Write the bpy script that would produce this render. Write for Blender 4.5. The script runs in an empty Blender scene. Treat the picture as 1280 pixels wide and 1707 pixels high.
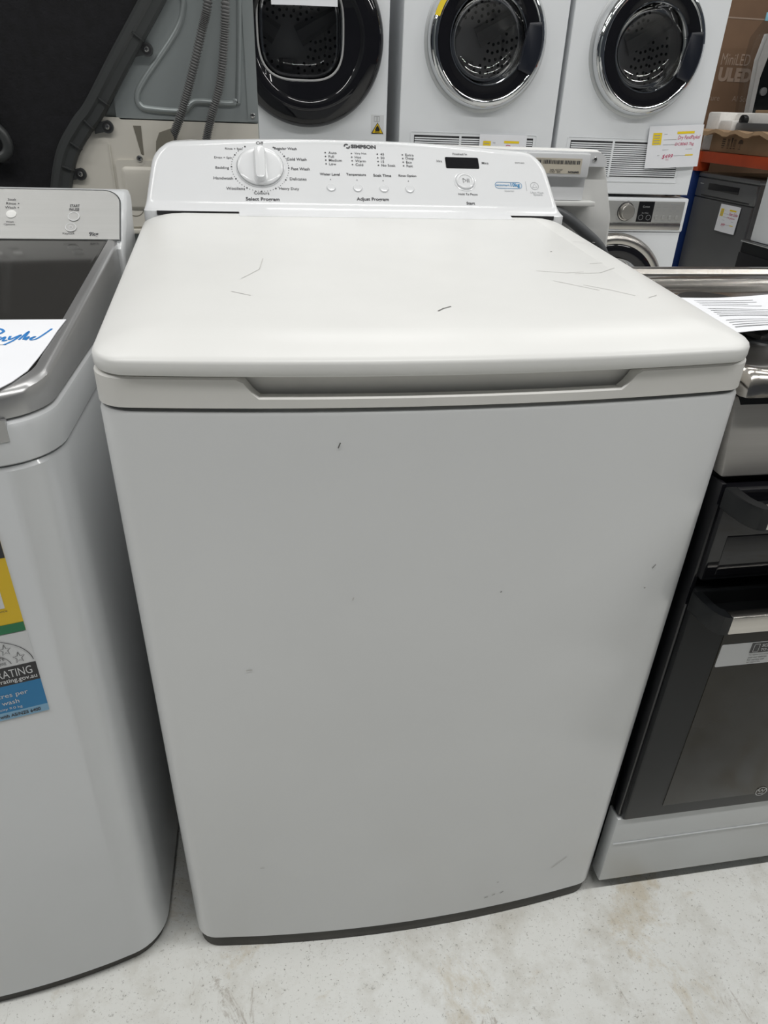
import bpy, bmesh, math, random
from mathutils import Vector, Matrix, noise
random.seed(7)
PI = math.pi
S = bpy.context.scene
COL = S.collection

# ------------------------------------------------------------------ camera
CAM_POS = (-0.1693, -0.6056, 1.1127)
YAW, PITCH, ROLL, FPX = -0.1837, 0.5267, 0.039, 1153.9
cy, sy, cp, sp = math.cos(YAW), math.sin(YAW), math.cos(PITCH), math.sin(PITCH)
fw = Vector((-sy*cp, cy*cp, -sp)); rt = Vector((cy, sy, 0)); up = rt.cross(fw)
r2 = rt*math.cos(ROLL) + up*math.sin(ROLL); u2 = -rt*math.sin(ROLL) + up*math.cos(ROLL)
cd = bpy.data.cameras.new('camera'); cam = bpy.data.objects.new('camera', cd); COL.objects.link(cam)
cam.matrix_world = Matrix(((r2.x, u2.x, -fw.x, CAM_POS[0]), (r2.y, u2.y, -fw.y, CAM_POS[1]), (r2.z, u2.z, -fw.z, CAM_POS[2]), (0, 0, 0, 1)))
cd.sensor_fit = 'VERTICAL'; cd.sensor_height = 36; cd.lens = FPX*36/1707; cd.clip_start = 0.02
S.camera = cam

# ------------------------------------------------------------------ world, lights, exposure
w = bpy.data.worlds.new('store'); S.world = w; w.use_nodes = True
w.node_tree.nodes['Background'].inputs[0].default_value = (0.80, 0.88, 1.0, 1)
w.node_tree.nodes['Background'].inputs[1].default_value = 0.13
S.view_settings.view_transform = 'Standard'; S.view_settings.look = 'None'
S.view_settings.gamma = 1; S.view_settings.use_curve_mapping = False
S.view_settings.exposure = -1.22
def strip(x, y, power, sx=1.5, sy_=0.14, z=3.55):
    l = bpy.data.lights.new('ceiling_batten', 'AREA'); l.shape = 'RECTANGLE'; l.size = sx; l.size_y = sy_
    l.energy = power; l.color = (1.0, 0.992, 0.972)
    o = bpy.data.objects.new('ceiling_batten', l); o.location = (x, y, z); COL.objects.link(o)
for yy in (-0.7, 1.1, 2.9):
    for xx in (-4.0, -2.0, 0.0, 2.0, 4.0):
        strip(xx + 0.3, yy, {-0.7: 66, 1.1: 30, 2.9: 36}[yy])

# ------------------------------------------------------------------ materials
def nt(m):
    m.use_nodes = True
    return m.node_tree, m.node_tree.nodes['Principled BSDF']
def mat(name, col, rough=0.4, metal=0.0, vary=0.0, vscale=6.0, bump=0.0, bscale=200.0, coat=0.0, spec=0.5, stretch=None, alpha=None):
    m = bpy.data.materials.new(name); t, b = nt(m)
    b.inputs['Base Color'].default_value = (*col, 1); b.inputs['Roughness'].default_value = rough
    b.inputs['Metallic'].default_value = metal; b.inputs['Coat Weight'].default_value = coat
    b.inputs['Specular IOR Level'].default_value = spec
    if alpha is not None: b.inputs['Alpha'].default_value = alpha
    if vary or bump:
        tc = t.nodes.new('ShaderNodeTexCoord'); mp = t.nodes.new('ShaderNodeMapping')
        if stretch: mp.inputs['Scale'].default_value = stretch
        t.links.new(tc.outputs['Object'], mp.inputs['Vector'])
    if vary:
        n = t.nodes.new('ShaderNodeTexNoise'); n.inputs['Scale'].default_value = vscale; n.inputs['Detail'].default_value = 4
        r = t.nodes.new('ShaderNodeValToRGB')
        r.color_ramp.elements[0].position = 0.3; r.color_ramp.elements[1].position = 0.7
        r.color_ramp.elements[0].color = (*[c*(1-vary) for c in col], 1); r.color_ramp.elements[1].color = (*[min(1, c*(1+vary*0.5)) for c in col], 1)
        t.links.new(mp.outputs['Vector'], n.inputs['Vector']); t.links.new(n.outputs['Fac'], r.inputs['Fac']); t.links.new(r.outputs['Color'], b.inputs['Base Color'])
    if bump:
        n2 = t.nodes.new('ShaderNodeTexNoise'); n2.inputs['Scale'].default_value = bscale; n2.inputs['Detail'].default_value = 3
        bp = t.nodes.new('ShaderNodeBump'); bp.inputs['Strength'].default_value = bump; bp.inputs['Distance'].default_value = 0.002
        t.links.new(mp.outputs['Vector'], n2.inputs['Vector']); t.links.new(n2.outputs['Fac'], bp.inputs['Height']); t.links.new(bp.outputs['Normal'], b.inputs['Normal'])
    return m
M = {}
M['enamel'] = mat('white_enamel', (0.68, 0.69, 0.69), 0.28, vary=0.03, vscale=3, coat=0.25)
M['plastic'] = mat('white_plastic', (0.75, 0.75, 0.73), 0.34, vary=0.025, vscale=9)
M['console'] = mat('white_console_plastic', (0.73, 0.74, 0.75), 0.16, vary=0.01, vscale=5)
M['band'] = mat('white_band_plastic', (0.74, 0.73, 0.70), 0.38, vary=0.04, vscale=14)
M['white2'] = mat('cool_white_enamel', (0.80, 0.82, 0.84), 0.30, vary=0.02, coat=0.2)
M['whitewash'] = mat('satin_white_panel', (0.64, 0.655, 0.665), 0.30, vary=0.03, vscale=3, coat=0.3)
M['ink'] = mat('grey_print_ink', (0.05, 0.05, 0.055), 0.6, vary=0.05)
M['inklight'] = mat('pale_print_ink', (0.33, 0.34, 0.35), 0.6, vary=0.05)
M['inkblue'] = mat('blue_print_ink', (0.02, 0.22, 0.45), 0.5, vary=0.05)
M['penblue'] = mat('blue_marker', (0.02, 0.20, 0.55), 0.6, vary=0.1)
M['penred'] = mat('red_marker', (0.55, 0.03, 0.12), 0.6, vary=0.1)
M['pengreen'] = mat('teal_marker', (0.01, 0.32, 0.30), 0.6, vary=0.1)
M['yellow'] = mat('yellow_highlight', (0.85, 0.62, 0.01), 0.55, vary=0.05)
M['paper'] = mat('white_paper', (0.80, 0.81, 0.84), 0.75, vary=0.02, vscale=20)
M['shadegrey'] = mat('painted_base_shade', (0.07, 0.067, 0.06), 0.7, vary=0.2, vscale=20)  # dark colour standing in for the shade beneath the two top-load washers
M['steelpanel'] = mat('satin_stainless_panel', (0.56, 0.54, 0.51), 0.42, metal=0.55, vary=0.06, vscale=4, bump=0.1, bscale=150, stretch=(1, 40, 40))
M['gap'] = mat('dark_gap', (0.02, 0.02, 0.022), 0.7, vary=0.1)
M['black_gloss'] = mat('black_gloss', (0.008, 0.008, 0.010), 0.06, vary=0.1, spec=0.5)
M['black_satin'] = mat('black_satin', (0.010, 0.011, 0.012), 0.33, vary=0.15, spec=0.28)
M['navy_pad'] = mat('dark_navy_plastic', (0.007, 0.009, 0.016), 0.32, vary=0.1)
M['oven_window'] = mat('dark_oven_window', (0.022, 0.019, 0.013), 0.12, vary=0.3, vscale=5, spec=0.35)
M['rubber'] = mat('black_rubber', (0.015, 0.015, 0.016), 0.7, vary=0.2)
M['felt'] = mat('black_felt', (0.006, 0.006, 0.008), 0.9, vary=0.5, vscale=60, bump=0.5, bscale=300)
M['chrome'] = mat('chrome', (0.62, 0.63, 0.64), 0.05, metal=1.0, vary=0.02)
M['steel'] = mat('brushed_stainless', (0.50, 0.48, 0.45), 0.26, metal=1.0, vary=0.08, vscale=4, bump=0.12, bscale=150, stretch=(1, 40, 40))
M['steeltop'] = mat('polished_stainless_hob', (0.56, 0.53, 0.49), 0.20, metal=1.0, vary=0.10, vscale=3, bump=0.05, bscale=60)
M['silver'] = mat('silver_brushed_panel', (0.40, 0.40, 0.39), 0.42, metal=0.5, vary=0.03, vscale=4, bump=0.1, bscale=120, stretch=(1, 40, 40))
M['silverpaint'] = mat('silver_painted_steel', (0.56, 0.575, 0.58), 0.38, metal=0.35, vary=0.03)
M['lidsilver'] = mat('silver_lid_plastic', (0.45, 0.45, 0.45), 0.28, metal=0.7, vary=0.04, vscale=12)
M['lidglass'] = mat('smoked_lid_glass', (0.035, 0.034, 0.032), 0.10, vary=0.15, vscale=4)
M['galv'] = mat('galvanised_grey_sheet', (0.33, 0.36, 0.36), 0.42, metal=0.45, vary=0.06, vscale=5)
M['cream'] = mat('cream_plastic', (0.68, 0.65, 0.58), 0.45, vary=0.03, vscale=8)
M['creamdark'] = mat('taupe_plastic', (0.20, 0.185, 0.15), 0.5, vary=0.05)
M['conduit'] = mat('charcoal_plastic', (0.045, 0.048, 0.048), 0.45, vary=0.08)
M['hose'] = mat('grey_corrugated_hose', (0.13, 0.13, 0.128), 0.5, vary=0.05)
M['hosedark'] = mat('dark_grey_hose', (0.10, 0.105, 0.11), 0.45, vary=0.05)
M['screw'] = mat('zinc_screw', (0.55, 0.55, 0.54), 0.25, metal=1.0, vary=0.05)
M['drum'] = mat('drum_steel', (0.62, 0.62, 0.62), 0.5, metal=0.4, vary=0.05)
M['drumgrey'] = mat('grey_drum_plastic', (0.34, 0.34, 0.34), 0.5, vary=0.05)
M['orange'] = mat('orange_rack_paint', (0.42, 0.055, 0.012), 0.4, vary=0.12, vscale=10)
M['blue'] = mat('blue_rack_paint', (0.01, 0.035, 0.16), 0.45, vary=0.12, vscale=10)
M['graphite'] = mat('graphite_steel', (0.17, 0.173, 0.178), 0.32, metal=0.6, vary=0.06, vscale=5)
M['card'] = mat('brown_cardboard', (0.17, 0.098, 0.055), 0.75, vary=0.08, vscale=8)
M['cardlight'] = mat('kraft_cardboard', (0.34, 0.225, 0.13), 0.8, vary=0.08, vscale=8)
M['cardink'] = mat('pale_carton_print', (0.34, 0.25, 0.19), 0.7, vary=0.05)
M['cardinkdark'] = mat('dark_carton_print', (0.09, 0.06, 0.04), 0.7, vary=0.05)
M['foam'] = mat('white_polystyrene', (0.78, 0.76, 0.73), 0.85, vary=0.05, vscale=60, bump=0.4, bscale=220)
M['lab_black'] = mat('label_black', (0.015, 0.015, 0.018), 0.35, vary=0.05)
M['lab_yellow'] = mat('label_yellow', (0.75, 0.50, 0.005), 0.35, vary=0.03)
M['lab_green'] = mat('label_green', (0.005, 0.17, 0.06), 0.35, vary=0.03)
M['lab_blue'] = mat('label_blue', (0.005, 0.19, 0.43), 0.35, vary=0.03)
M['lab_pale'] = mat('label_pale_blue', (0.22, 0.42, 0.60), 0.35, vary=0.03)
M['lab_white'] = mat('label_white', (0.66, 0.67, 0.68), 0.35, vary=0.02)
M['labelcream'] = mat('label_cream', (0.62, 0.57, 0.47), 0.5, vary=0.04)
M['scuff'] = mat('grey_scuff', (0.52, 0.51, 0.49), 0.6, vary=0.15, vscale=60)
M['scuffdark'] = mat('dark_scuff', (0.16, 0.155, 0.15), 0.6, vary=0.2, vscale=60)
M['ceil'] = mat('pale_ceiling', (0.45, 0.46, 0.47), 0.8, vary=0.05, vscale=1)
M['wall'] = mat('grey_wall', (0.25, 0.25, 0.25), 0.8, vary=0.05, vscale=1)
M['bluetape'] = mat('pale_blue_tape', (0.22, 0.5, 0.62), 0.5, vary=0.05)
def glassy(name, tint, a):
    m = bpy.data.materials.new(name); m.use_nodes = True; t = m.node_tree; t.nodes.clear()
    o = t.nodes.new('ShaderNodeOutputMaterial'); mx = t.nodes.new('ShaderNodeMixShader'); fr = t.nodes.new('ShaderNodeFresnel')
    tr = t.nodes.new('ShaderNodeBsdfTransparent'); g = t.nodes.new('ShaderNodeBsdfGlossy')
    tr.inputs[0].default_value = (*tint, 1); g.inputs['Roughness'].default_value = 0.04; fr.inputs[0].default_value = a
    t.links.new(fr.outputs[0], mx.inputs[0]); t.links.new(tr.outputs[0], mx.inputs[1]); t.links.new(g.outputs[0], mx.inputs[2]); t.links.new(mx.outputs[0], o.inputs[0])
    return m
M['glass'] = glassy('smoked_door_glass', (0.80, 0.80, 0.81), 1.38)
M['film'] = glassy('clear_plastic_film', (0.86, 0.87, 0.88), 1.35)
def floor_material():
    m = bpy.data.materials.new('worn_painted_concrete'); t, b = nt(m)
    tc = t.nodes.new('ShaderNodeTexCoord')
    def N(scale, detail=6, rough=0.6, dist=0.0, stretch=None):
        n = t.nodes.new('ShaderNodeTexNoise'); n.inputs['Scale'].default_value = scale; n.inputs['Detail'].default_value = detail
        n.inputs['Roughness'].default_value = rough; n.inputs['Distortion'].default_value = dist
        if stretch:
            mp = t.nodes.new('ShaderNodeMapping'); mp.inputs['Scale'].default_value = stretch
            mp.inputs['Rotation'].default_value = (0, 0, 0.5)
            t.links.new(tc.outputs['Object'], mp.inputs['Vector']); t.links.new(mp.outputs['Vector'], n.inputs['Vector'])
        else: t.links.new(tc.outputs['Object'], n.inputs['Vector'])
        return n
    def ramp(n, p0, p1, c0=(0, 0, 0, 1), c1=(1, 1, 1, 1)):
        r = t.nodes.new('ShaderNodeValToRGB'); r.color_ramp.elements[0].position = p0; r.color_ramp.elements[1].position = p1
        r.color_ramp.elements[0].color = c0; r.color_ramp.elements[1].color = c1; t.links.new(n.outputs['Fac'], r.inputs['Fac']); return r
    def mix(fac, a, c, k=1.0):
        x = t.nodes.new('ShaderNodeMix'); x.data_type = 'RGBA'
        if k != 1.0:
            mu = t.nodes.new('ShaderNodeMath'); mu.operation = 'MULTIPLY'; mu.inputs[1].default_value = k
            t.links.new(fac, mu.inputs[0]); fac = mu.outputs[0]
        t.links.new(fac, x.inputs['Factor'])
        if isinstance(a, tuple): x.inputs['A'].default_value = a
        else: t.links.new(a, x.inputs['A'])
        if isinstance(c, tuple): x.inputs['B'].default_value = c
        else: t.links.new(c, x.inputs['B'])
        return x.outputs['Result']
    base = ramp(N(2.2, 5), 0.3, 0.75, (0.76, 0.76, 0.72, 1), (0.86, 0.87, 0.85, 1)).outputs['Color']
    base = mix(ramp(N(9, 8, 0.7), 0.48, 0.68).outputs['Color'], base, (0.60, 0.58, 0.52, 1), 0.8)
    base = mix(ramp(N(4, 8, 0.75, 0.6), 0.56, 0.66).outputs['Color'], base, (0.60, 0.54, 0.43, 1), 0.8)
    base = mix(ramp(N(5, 10, 0.8, 1.2, (3.2, 0.9, 1)), 0.60, 0.66).outputs['Color'], base, (0.30, 0.25, 0.20, 1), 0.6)
    base = mix(ramp(N(75, 8, 0.85), 0.585, 0.65).outputs['Color'], base, (0.16, 0.15, 0.12, 1), 0.8)
    base = mix(ramp(N(210, 4, 0.7), 0.60, 0.68).outputs['Color'], base, (0.20, 0.18, 0.15, 1), 0.7)
    t.links.new(base, b.inputs['Base Color']); b.inputs['Roughness'].default_value = 0.45
    bp = t.nodes.new('ShaderNodeBump'); bp.inputs['Strength'].default_value = 0.35; bp.inputs['Distance'].default_value = 0.002
    t.links.new(N(60, 8, 0.75).outputs['Fac'], bp.inputs['Height']); t.links.new(bp.outputs['Normal'], b.inputs['Normal'])
    return m
M['floor'] = floor_material()

# ------------------------------------------------------------------ helpers
ORG = {}
class G:
    """collects vertices and faces for ONE mesh"""
    def __init__(s): s.v = []; s.f = []
    def add(s, v, f):
        o = len(s.v); s.v += [tuple(p) for p in v]; s.f += [tuple(i+o for i in q) for q in f]; return s
    def box(s, a, b, bev=0.0, seg=2):
        x0, y0, z0 = a; x1, y1, z1 = b
        if bev <= 0:
            v = [(x, y, z) for z in (z0, z1) for y in (y0, y1) for x in (x0, x1)]
            return s.add(v, [(0, 2, 3, 1), (4, 5, 7, 6), (0, 1, 5, 4), (2, 6, 7, 3), (0, 4, 6, 2), (1, 3, 7, 5)])
        bm = bmesh.new(); bmesh.ops.create_cube(bm, size=1)
        for q in bm.verts: q.co = Vector(((x0+x1)/2 + q.co.x*(x1-x0), (y0+y1)/2 + q.co.y*(y1-y0), (z0+z1)/2 + q.co.z*(z1-z0)))
        bmesh.ops.bevel(bm, geom=bm.edges[:], offset=bev, segments=seg, affect='EDGES', profile=0.5)
        return s.bm(bm)
    def bm(s, bm):
        bm.verts.index_update(); v = [q.co[:] for q in bm.verts]; f = [tuple(q.index for q in p.verts) for p in bm.faces]; bm.free(); return s.add(v, f)
    def loft(s, rings, cap0=True, cap1=True, close=True):
        n = len(rings[0]); v = [p for r in rings for p in r]; f = []
        for i in range(len(rings)-1):
            for j in range(n if close else n-1):
                k = (j+1) % n; f.append((i*n+j, i*n+k, (i+1)*n+k, (i+1)*n+j))
        if cap0: f.append(tuple(range(n-1, -1, -1)))
        if cap1: f.append(tuple(range((len(rings)-1)*n, len(rings)*n)))
        return s.add(v, f)
    def prism(s, pts, fn0, fn1):
        return s.loft([[fn0(*p) for p in pts], [fn1(*p) for p in pts]])
    def tube(s, path, r, n=10, cap=True):
        path = [Vector(p) for p in path]; rings = []
        nrm = None
        for i, p in enumerate(path):
            d = (path[min(i+1, len(path)-1)] - path[max(i-1, 0)]).normalized()
            if nrm is None: nrm = d.orthogonal().normalized()
            nrm = (nrm - d*nrm.dot(d)).normalized(); bi = d.cross(nrm)
            rr = r[i] if isinstance(r, (list, tuple)) else r
            rings.append([p + nrm*math.cos(a)*rr + bi*math.sin(a)*rr for a in [2*PI*k/n for k in range(n)]])
        return s.loft(rings, cap, cap)
    def lathe(s, prof, c=(0, 0, 0), n=64, axis='-y', cap0=False, cap1=False):
        """prof: (radius, out) pairs; out grows towards the viewer (-y) or up (z)"""
        rings = []
        for r, h in prof:
            ring = []
            for k in range(n):
                a = 2*PI*k/n; ca, sa = math.cos(a)*r, math.sin(a)*r
                if axis == '-y': ring.append((c[0]+ca, c[1]-h, c[2]+sa))
                elif axis == '-x': ring.append((c[0]-h, c[1]-ca, c[2]+sa))
                else: ring.append((c[0]+ca, c[1]+sa, c[2]+h))
            rings.append(ring)
        return s.loft(rings, cap0, cap1)
    def xf(s, fn): s.v = [tuple(fn(*p)) for p in s.v]; return s
def build(name, g, m, parent=None, smooth=True, angle=0.6):
    me = bpy.data.meshes.new(name); me.from_pydata(g.v, [], g.f)
    b = bmesh.new(); b.from_mesh(me); bmesh.ops.recalc_face_normals(b, faces=b.faces[:]); b.to_mesh(me); b.free()
    if smooth:
        me.polygons.foreach_set('use_smooth', [True]*len(me.polygons)); me.set_sharp_from_angle(angle=angle)
    me.materials.append(M[m] if isinstance(m, str) else m)
    o = bpy.data.objects.new(name, me); COL.objects.link(o)
    if parent:
        o.parent = parent
        if parent.type == 'EMPTY': o.location = -ORG.get(parent.name, Vector((0, 0, 0)))
    return o
def tag(o, label=None, cat=None, group=None, kind=None):
    if label: o['label'] = label
    if cat: o['category'] = cat
    if group: o['group'] = group
    if kind: o['kind'] = kind
    return o
def thing(name, label, cat, loc=(0, 0, 0), group=None, local=False):
    o = bpy.data.objects.new(name, None); o.empty_display_size = 0.05; COL.objects.link(o); o.location = loc
    ORG[o.name] = Vector((0, 0, 0)) if local else Vector(loc)
    return tag(o, label, cat, group)
def copy_tree(o, parent=None):
    c = o.copy(); COL.objects.link(c); c.parent = parent
    for ch in list(o.children): copy_tree(ch, c)
    return c
def rpoly(pts, rad, seg=6):
    out = []; n = len(pts)
    for i in range(n):
        p = Vector(pts[i]); r = rad[i] if isinstance(rad, (list, tuple)) else rad
        if r <= 1e-6: out.append(tuple(p)); continue
        a = (Vector(pts[i-1]) - p).normalized(); b = (Vector(pts[(i+1) % n]) - p).normalized()
        th = a.angle(b); d = r/math.tan(th/2); t0, t1 = p + a*d, p + b*d
        c = p + (a+b).normalized()*(r/math.sin(th/2))
        v0, v1 = t0-c, t1-c; ang = v0.angle(v1)
        for k in range(seg+1):
            f = k/seg; q = (v0*math.sin((1-f)*ang) + v1*math.sin(f*ang))/math.sin(ang); out.append(tuple(c+q))
    return out
def rrect(x0, y0, x1, y1, r, seg=5): return rpoly([(x0, y0), (x1, y0), (x1, y1), (x0, y1)], r, seg)
def plan(hwf, hwb, yf, yb, bow=0.0, r=0.03, rb=0.02, inset=0.0, n=14, seg=7, cx=0.0, bi=1.0):
    hwf -= inset; hwb -= inset; yf += inset; yb -= inset*bi; r = max(r-inset*0.6, 0.003); rb = max(rb-inset*0.6, 0.003)
    pts = [(-hwf, yf+bow)]; rad = [r]; lim = hwf - r*1.15
    for k in range(n+1):
        x = -lim + 2*lim*k/n; pts.append((x, yf + bow*(x/hwf)**2)); rad.append(0)
    pts += [(hwf, yf+bow), (hwb, yb), (-hwb, yb)]; rad += [r, rb, rb]
    return [(x+cx, y) for x, y in rpoly(pts, rad, seg)]
class Frame:
    def __init__(s, o, ux, uy): s.o = Vector(o); s.ux = Vector(ux).normalized(); s.uy = Vector(uy).normalized(); s.n = s.ux.cross(s.uy)
    def p(s, a, b, e=0.0): return s.o + s.ux*a + s.uy*b + s.n*e
def text_geo(string, width=None, height=None, bold=0.0, shear=0.0, align='CENTER', size=1.0):
    c = bpy.data.curves.new('txt', 'FONT'); c.body = string; c.size = 1; c.resolution_u = 3; c.offset = bold; c.shear = shear; c.fill_mode = 'FRONT'
    o = bpy.data.objects.new('txt', c); me = bpy.data.meshes.new_from_object(o)
    v = [q.co.copy() for q in me.vertices]; f = [tuple(p.vertices) for p in me.polygons]
    bpy.data.objects.remove(o); bpy.data.curves.remove(c); bpy.data.meshes.remove(me)
    if not v: return [], []
    x0 = min(q.x for q in v); x1 = max(q.x for q in v); y0 = min(q.y for q in v); y1 = max(q.y for q in v)
    if width is not None: sx = width/(x1-x0); sy = (height/(y1-y0)) if height else sx
    else: sy = height/(y1-y0) if height else size; sx = sy
    ax = {'CENTER': (x0+x1)/2, 'LEFT': x0, 'RIGHT': x1}[align]; ay = (y0+y1)/2
    return [((q.x-ax)*sx, (q.y-ay)*sy) for q in v], f
def put_text(g, fr, a, b, string, e=0.0006, rot=0.0, **k):
    v, f = text_geo(string, **k); ca, sa = math.cos(rot), math.sin(rot)
    g.add([fr.p(a + x*ca - y*sa, b + x*sa + y*ca, e) for x, y in v], f)
def put_poly(g, fr, pts, e=0.0005): g.add([fr.p(a, b, e) for a, b in pts], [tuple(range(len(pts)))])
def put_rect(g, fr, x0, y0, x1, y1, e=0.0005): put_poly(g, fr, [(x0, y0), (x1, y0), (x1, y1), (x0, y1)], e)
def put_dot(g, fr, a, b, r, e=0.0005, n=10): put_poly(g, fr, [(a+r*math.cos(2*PI*k/n), b+r*math.sin(2*PI*k/n)) for k in range(n)], e)
def put_ring(g, fr, a, b, r0, r1, e=0.0005, n=28, a0=0, a1=2*PI, sy=1.0):
    v = []; f = []
    for k in range(n+1):
        t = a0 + (a1-a0)*k/n
        v += [fr.p(a+r0*math.cos(t), b+sy*r0*math.sin(t), e), fr.p(a+r1*math.cos(t), b+sy*r1*math.sin(t), e)]
    for k in range(n): f.append((2*k, 2*k+1, 2*k+3, 2*k+2))
    g.add(v, f)
def put_line(g, fr, pts, w=0.001, e=0.0006):
    P = [Vector(p) for p in pts]; v = []; f = []
    for i, p in enumerate(P):
        d = (P[min(i+1, len(P)-1)] - P[max(i-1, 0)]).normalized(); n = Vector((-d.y, d.x))*w/2
        v += [fr.p(*(p+n), e), fr.p(*(p-n), e)]
    for i in range(len(P)-1): f.append((2*i, 2*i+1, 2*i+3, 2*i+2))
    g.add(v, f)
def smooth_path(pts, n=8):
    P = [Vector(p) for p in pts]; out = []
    for i in range(len(P)-1):
        p0, p1, p2, p3 = P[max(i-1, 0)], P[i], P[i+1], P[min(i+2, len(P)-1)]
        for k in range(n):
            t = k/n; out.append(0.5*((2*p1) + (p2-p0)*t + (2*p0-5*p1+4*p2-p3)*t*t + (3*p1-p0-3*p2+p3)*t**3))
    out.append(P[-1]); return out
def slab(g, pts2, fr, e0, e1):
    g.loft([[fr.p(a, b, e0) for a, b in pts2], [fr.p(a, b, e1) for a, b in pts2]])
def screw(parent, fr, a, b, r=0.004, e=0.0, name='screw'):
    g = G(); n = 14
    g.loft([[fr.p(a+q*math.cos(2*PI*k/n), b+q*math.sin(2*PI*k/n), e+h) for k in range(n)] for q, h in ((r, 0), (r, 0.001), (r*0.75, 0.0024), (r*0.3, 0.0028))])
    o = build(name, g, 'screw', parent)
    x = G(); put_line(x, fr, [(a-r*0.6, b-r*0.25), (a+r*0.6, b+r*0.25)], r*0.25, e+0.003); put_line(x, fr, [(a-r*0.25, b+r*0.6), (a+r*0.25, b-r*0.6)], r*0.25, e+0.003)
    build('drive_slot', x, 'gap', o); return o

# ------------------------------------------------------------------ the setting
g = G().box((-7, -6, -0.1), (7, 7, 0)); tag(build('floor', g, 'floor', smooth=False), 'worn white painted concrete floor with brown chips', kind='structure')
g = G().box((-7, 6.5, 0), (7, 6.6, 3.8)); tag(build('wall_back', g, 'wall', smooth=False), 'plain grey back wall of the store', kind='structure')
g = G().box((-7, -6, 3.8), (7, 7, 3.9)); tag(build('ceiling', g, 'ceil', smooth=False), 'pale store ceiling', kind='structure')

# ------------------------------------------------------------------ main top-load washing machine
W = thing('washing_machine', 'large plain white top-load washer in the centre with dial and worn scratched lid', 'washing machine', (0, 0.3, 0))
def lift(k): return lambda x, y, z: (x, y, z + k*max(y, 0))
def ring(p, z): return [(x, y, z) for x, y in p]
MP = dict(hwf=0.3205, hwb=0.3235, yf=-0.02, yb=0.74, bow=0.022, r=0.032)
cab = G()
def cabring(z, ins, shrink=0.0):
    d = dict(MP); d['hwf'] -= shrink; d['hwb'] -= shrink
    return ring(plan(**d, inset=ins), z)
cab.loft([cabring(0.030, 0.012, 0.004), cabring(0.028, 0.004, 0.004), cabring(0.031, 0.0, 0.004), cabring(0.8690, 0.0), cabring(0.8730, 0.0015), cabring(0.8750, 0.005)])
build('cabinet', cab, 'enamel', W)
build('shade_skirt', G().loft([cabring(0.003, 0.0035, 0.004), cabring(0.032, 0.0035, 0.004)]), 'shadegrey', W)  # dark strip added to paint the shadow below the cabinet edge
for i, (x, y) in enumerate(((-0.27, 0.06), (0.27, 0.06), (-0.28, 0.66), (0.28, 0.66))):
    ft = G().lathe([(0.024, 0), (0.026, 0.003), (0.026, 0.014), (0.012, 0.018), (0.010, 0.035)], (x, y, 0), 20, 'z', True, True)
    build('foot', ft, 'rubber', W)
def ztop(x):
    a = 0.170 if x > 0 else 0.176
    t = min(1, max(0, (abs(x)-a)/0.018)); t = t*t*(3-2*t)
    return 0.8870 + (0.905-0.8870)*t
def band():
    P = [plan(**MP, inset=i, n=90) for i in (0.0, 0.0015, 0.010)]
    def zt(p): return ztop(p[0]) if p[1] < 0.02 else 0.905
    rings = [ring(P[0], 0.8770), [(x, y, zt((x, y))-0.0015) for x, y in P[0]], [(x, y, zt(q)) for (x, y), q in zip(P[1], P[0])], [(x, y, zt(q)) for (x, y), q in zip(P[2], P[0])], ring(P[2], 0.8760)]
    return G().loft(rings, False, False).xf(lambda x, y, z: (x, y, z + (0.053*max(y, 0) if z > 0.88 else 0)))
b_ = build('top_band', band(), 'band', W)
build('handle_recess', G().loft([ring(plan(**MP, inset=0.013), 0.8755), ring(plan(**MP, inset=0.013), 0.906)]).xf(lambda x, y, z: (x, y, z+(0.053*max(y, 0) if z > 0.88 else 0))), 'band', b_)
LP = dict(hwf=0.3190, hwb=0.341, yf=-0.024, yb=0.577, bow=0.022, r=0.040, rb=0.006, bi=0.05)
lid = G().loft([ring(plan(**LP, inset=i, n=30), z) for i, z in ((0.008, 0.9065), (0.001, 0.9075), (0.0, 0.910), (0.0, 0.9180), (0.0008, 0.9202), (0.0028, 0.9222), (0.007, 0.9243), (0.016, 0.9280), (0.028, 0.9315), (0.042, 0.9340), (0.06, 0.935))]).xf(lift(0.053))
LID = build('lid', lid, 'plastic', W, angle=0.9)
# scuffs and scratches on the lid and front
LF = Frame((0, 0, 0.935), (1, 0, 0), (0, 1, 0.053))
def lid_scuff(pts, wd, m='scuff'):
    g = G(); put_line(g, LF, smooth_path([(a, b, 0) for a, b in pts], 5) if False else pts, wd, 0.0004); build('scuff_mark', g, m, LID)
lid_scuff([(0.005, 0.078), (0.012, 0.086), (0.022, 0.093)], 0.0016, 'scuffdark')
for q in ([(0.17, 0.19), (0.195, 0.165), (0.21, 0.15)], [(0.20, 0.172), (0.225, 0.150), (0.243, 0.128)], [(0.21, 0.222), (0.245, 0.226), (0.275, 0.25)], [(0.25, 0.27), (0.27, 0.275)],
          [(0.255, 0.12), (0.27, 0.13)], [(0.165, 0.235), (0.2, 0.225), (0.225, 0.23)], [(0.28, 0.40), (0.295, 0.395), (0.305, 0.4)], [(-0.19, 0.20), (-0.17, 0.24), (-0.165, 0.29)], [(-0.2, 0.15), (-0.18, 0.135)]):
    lid_scuff(q, 0.0009)
lid_scuff([(0.308, 0.395), (0.311, 0.392)], 0.003, 'scuffdark'); lid_scuff([(0.222, 0.335), (0.2235, 0.337)], 0.002, 'scuffdark')
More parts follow.
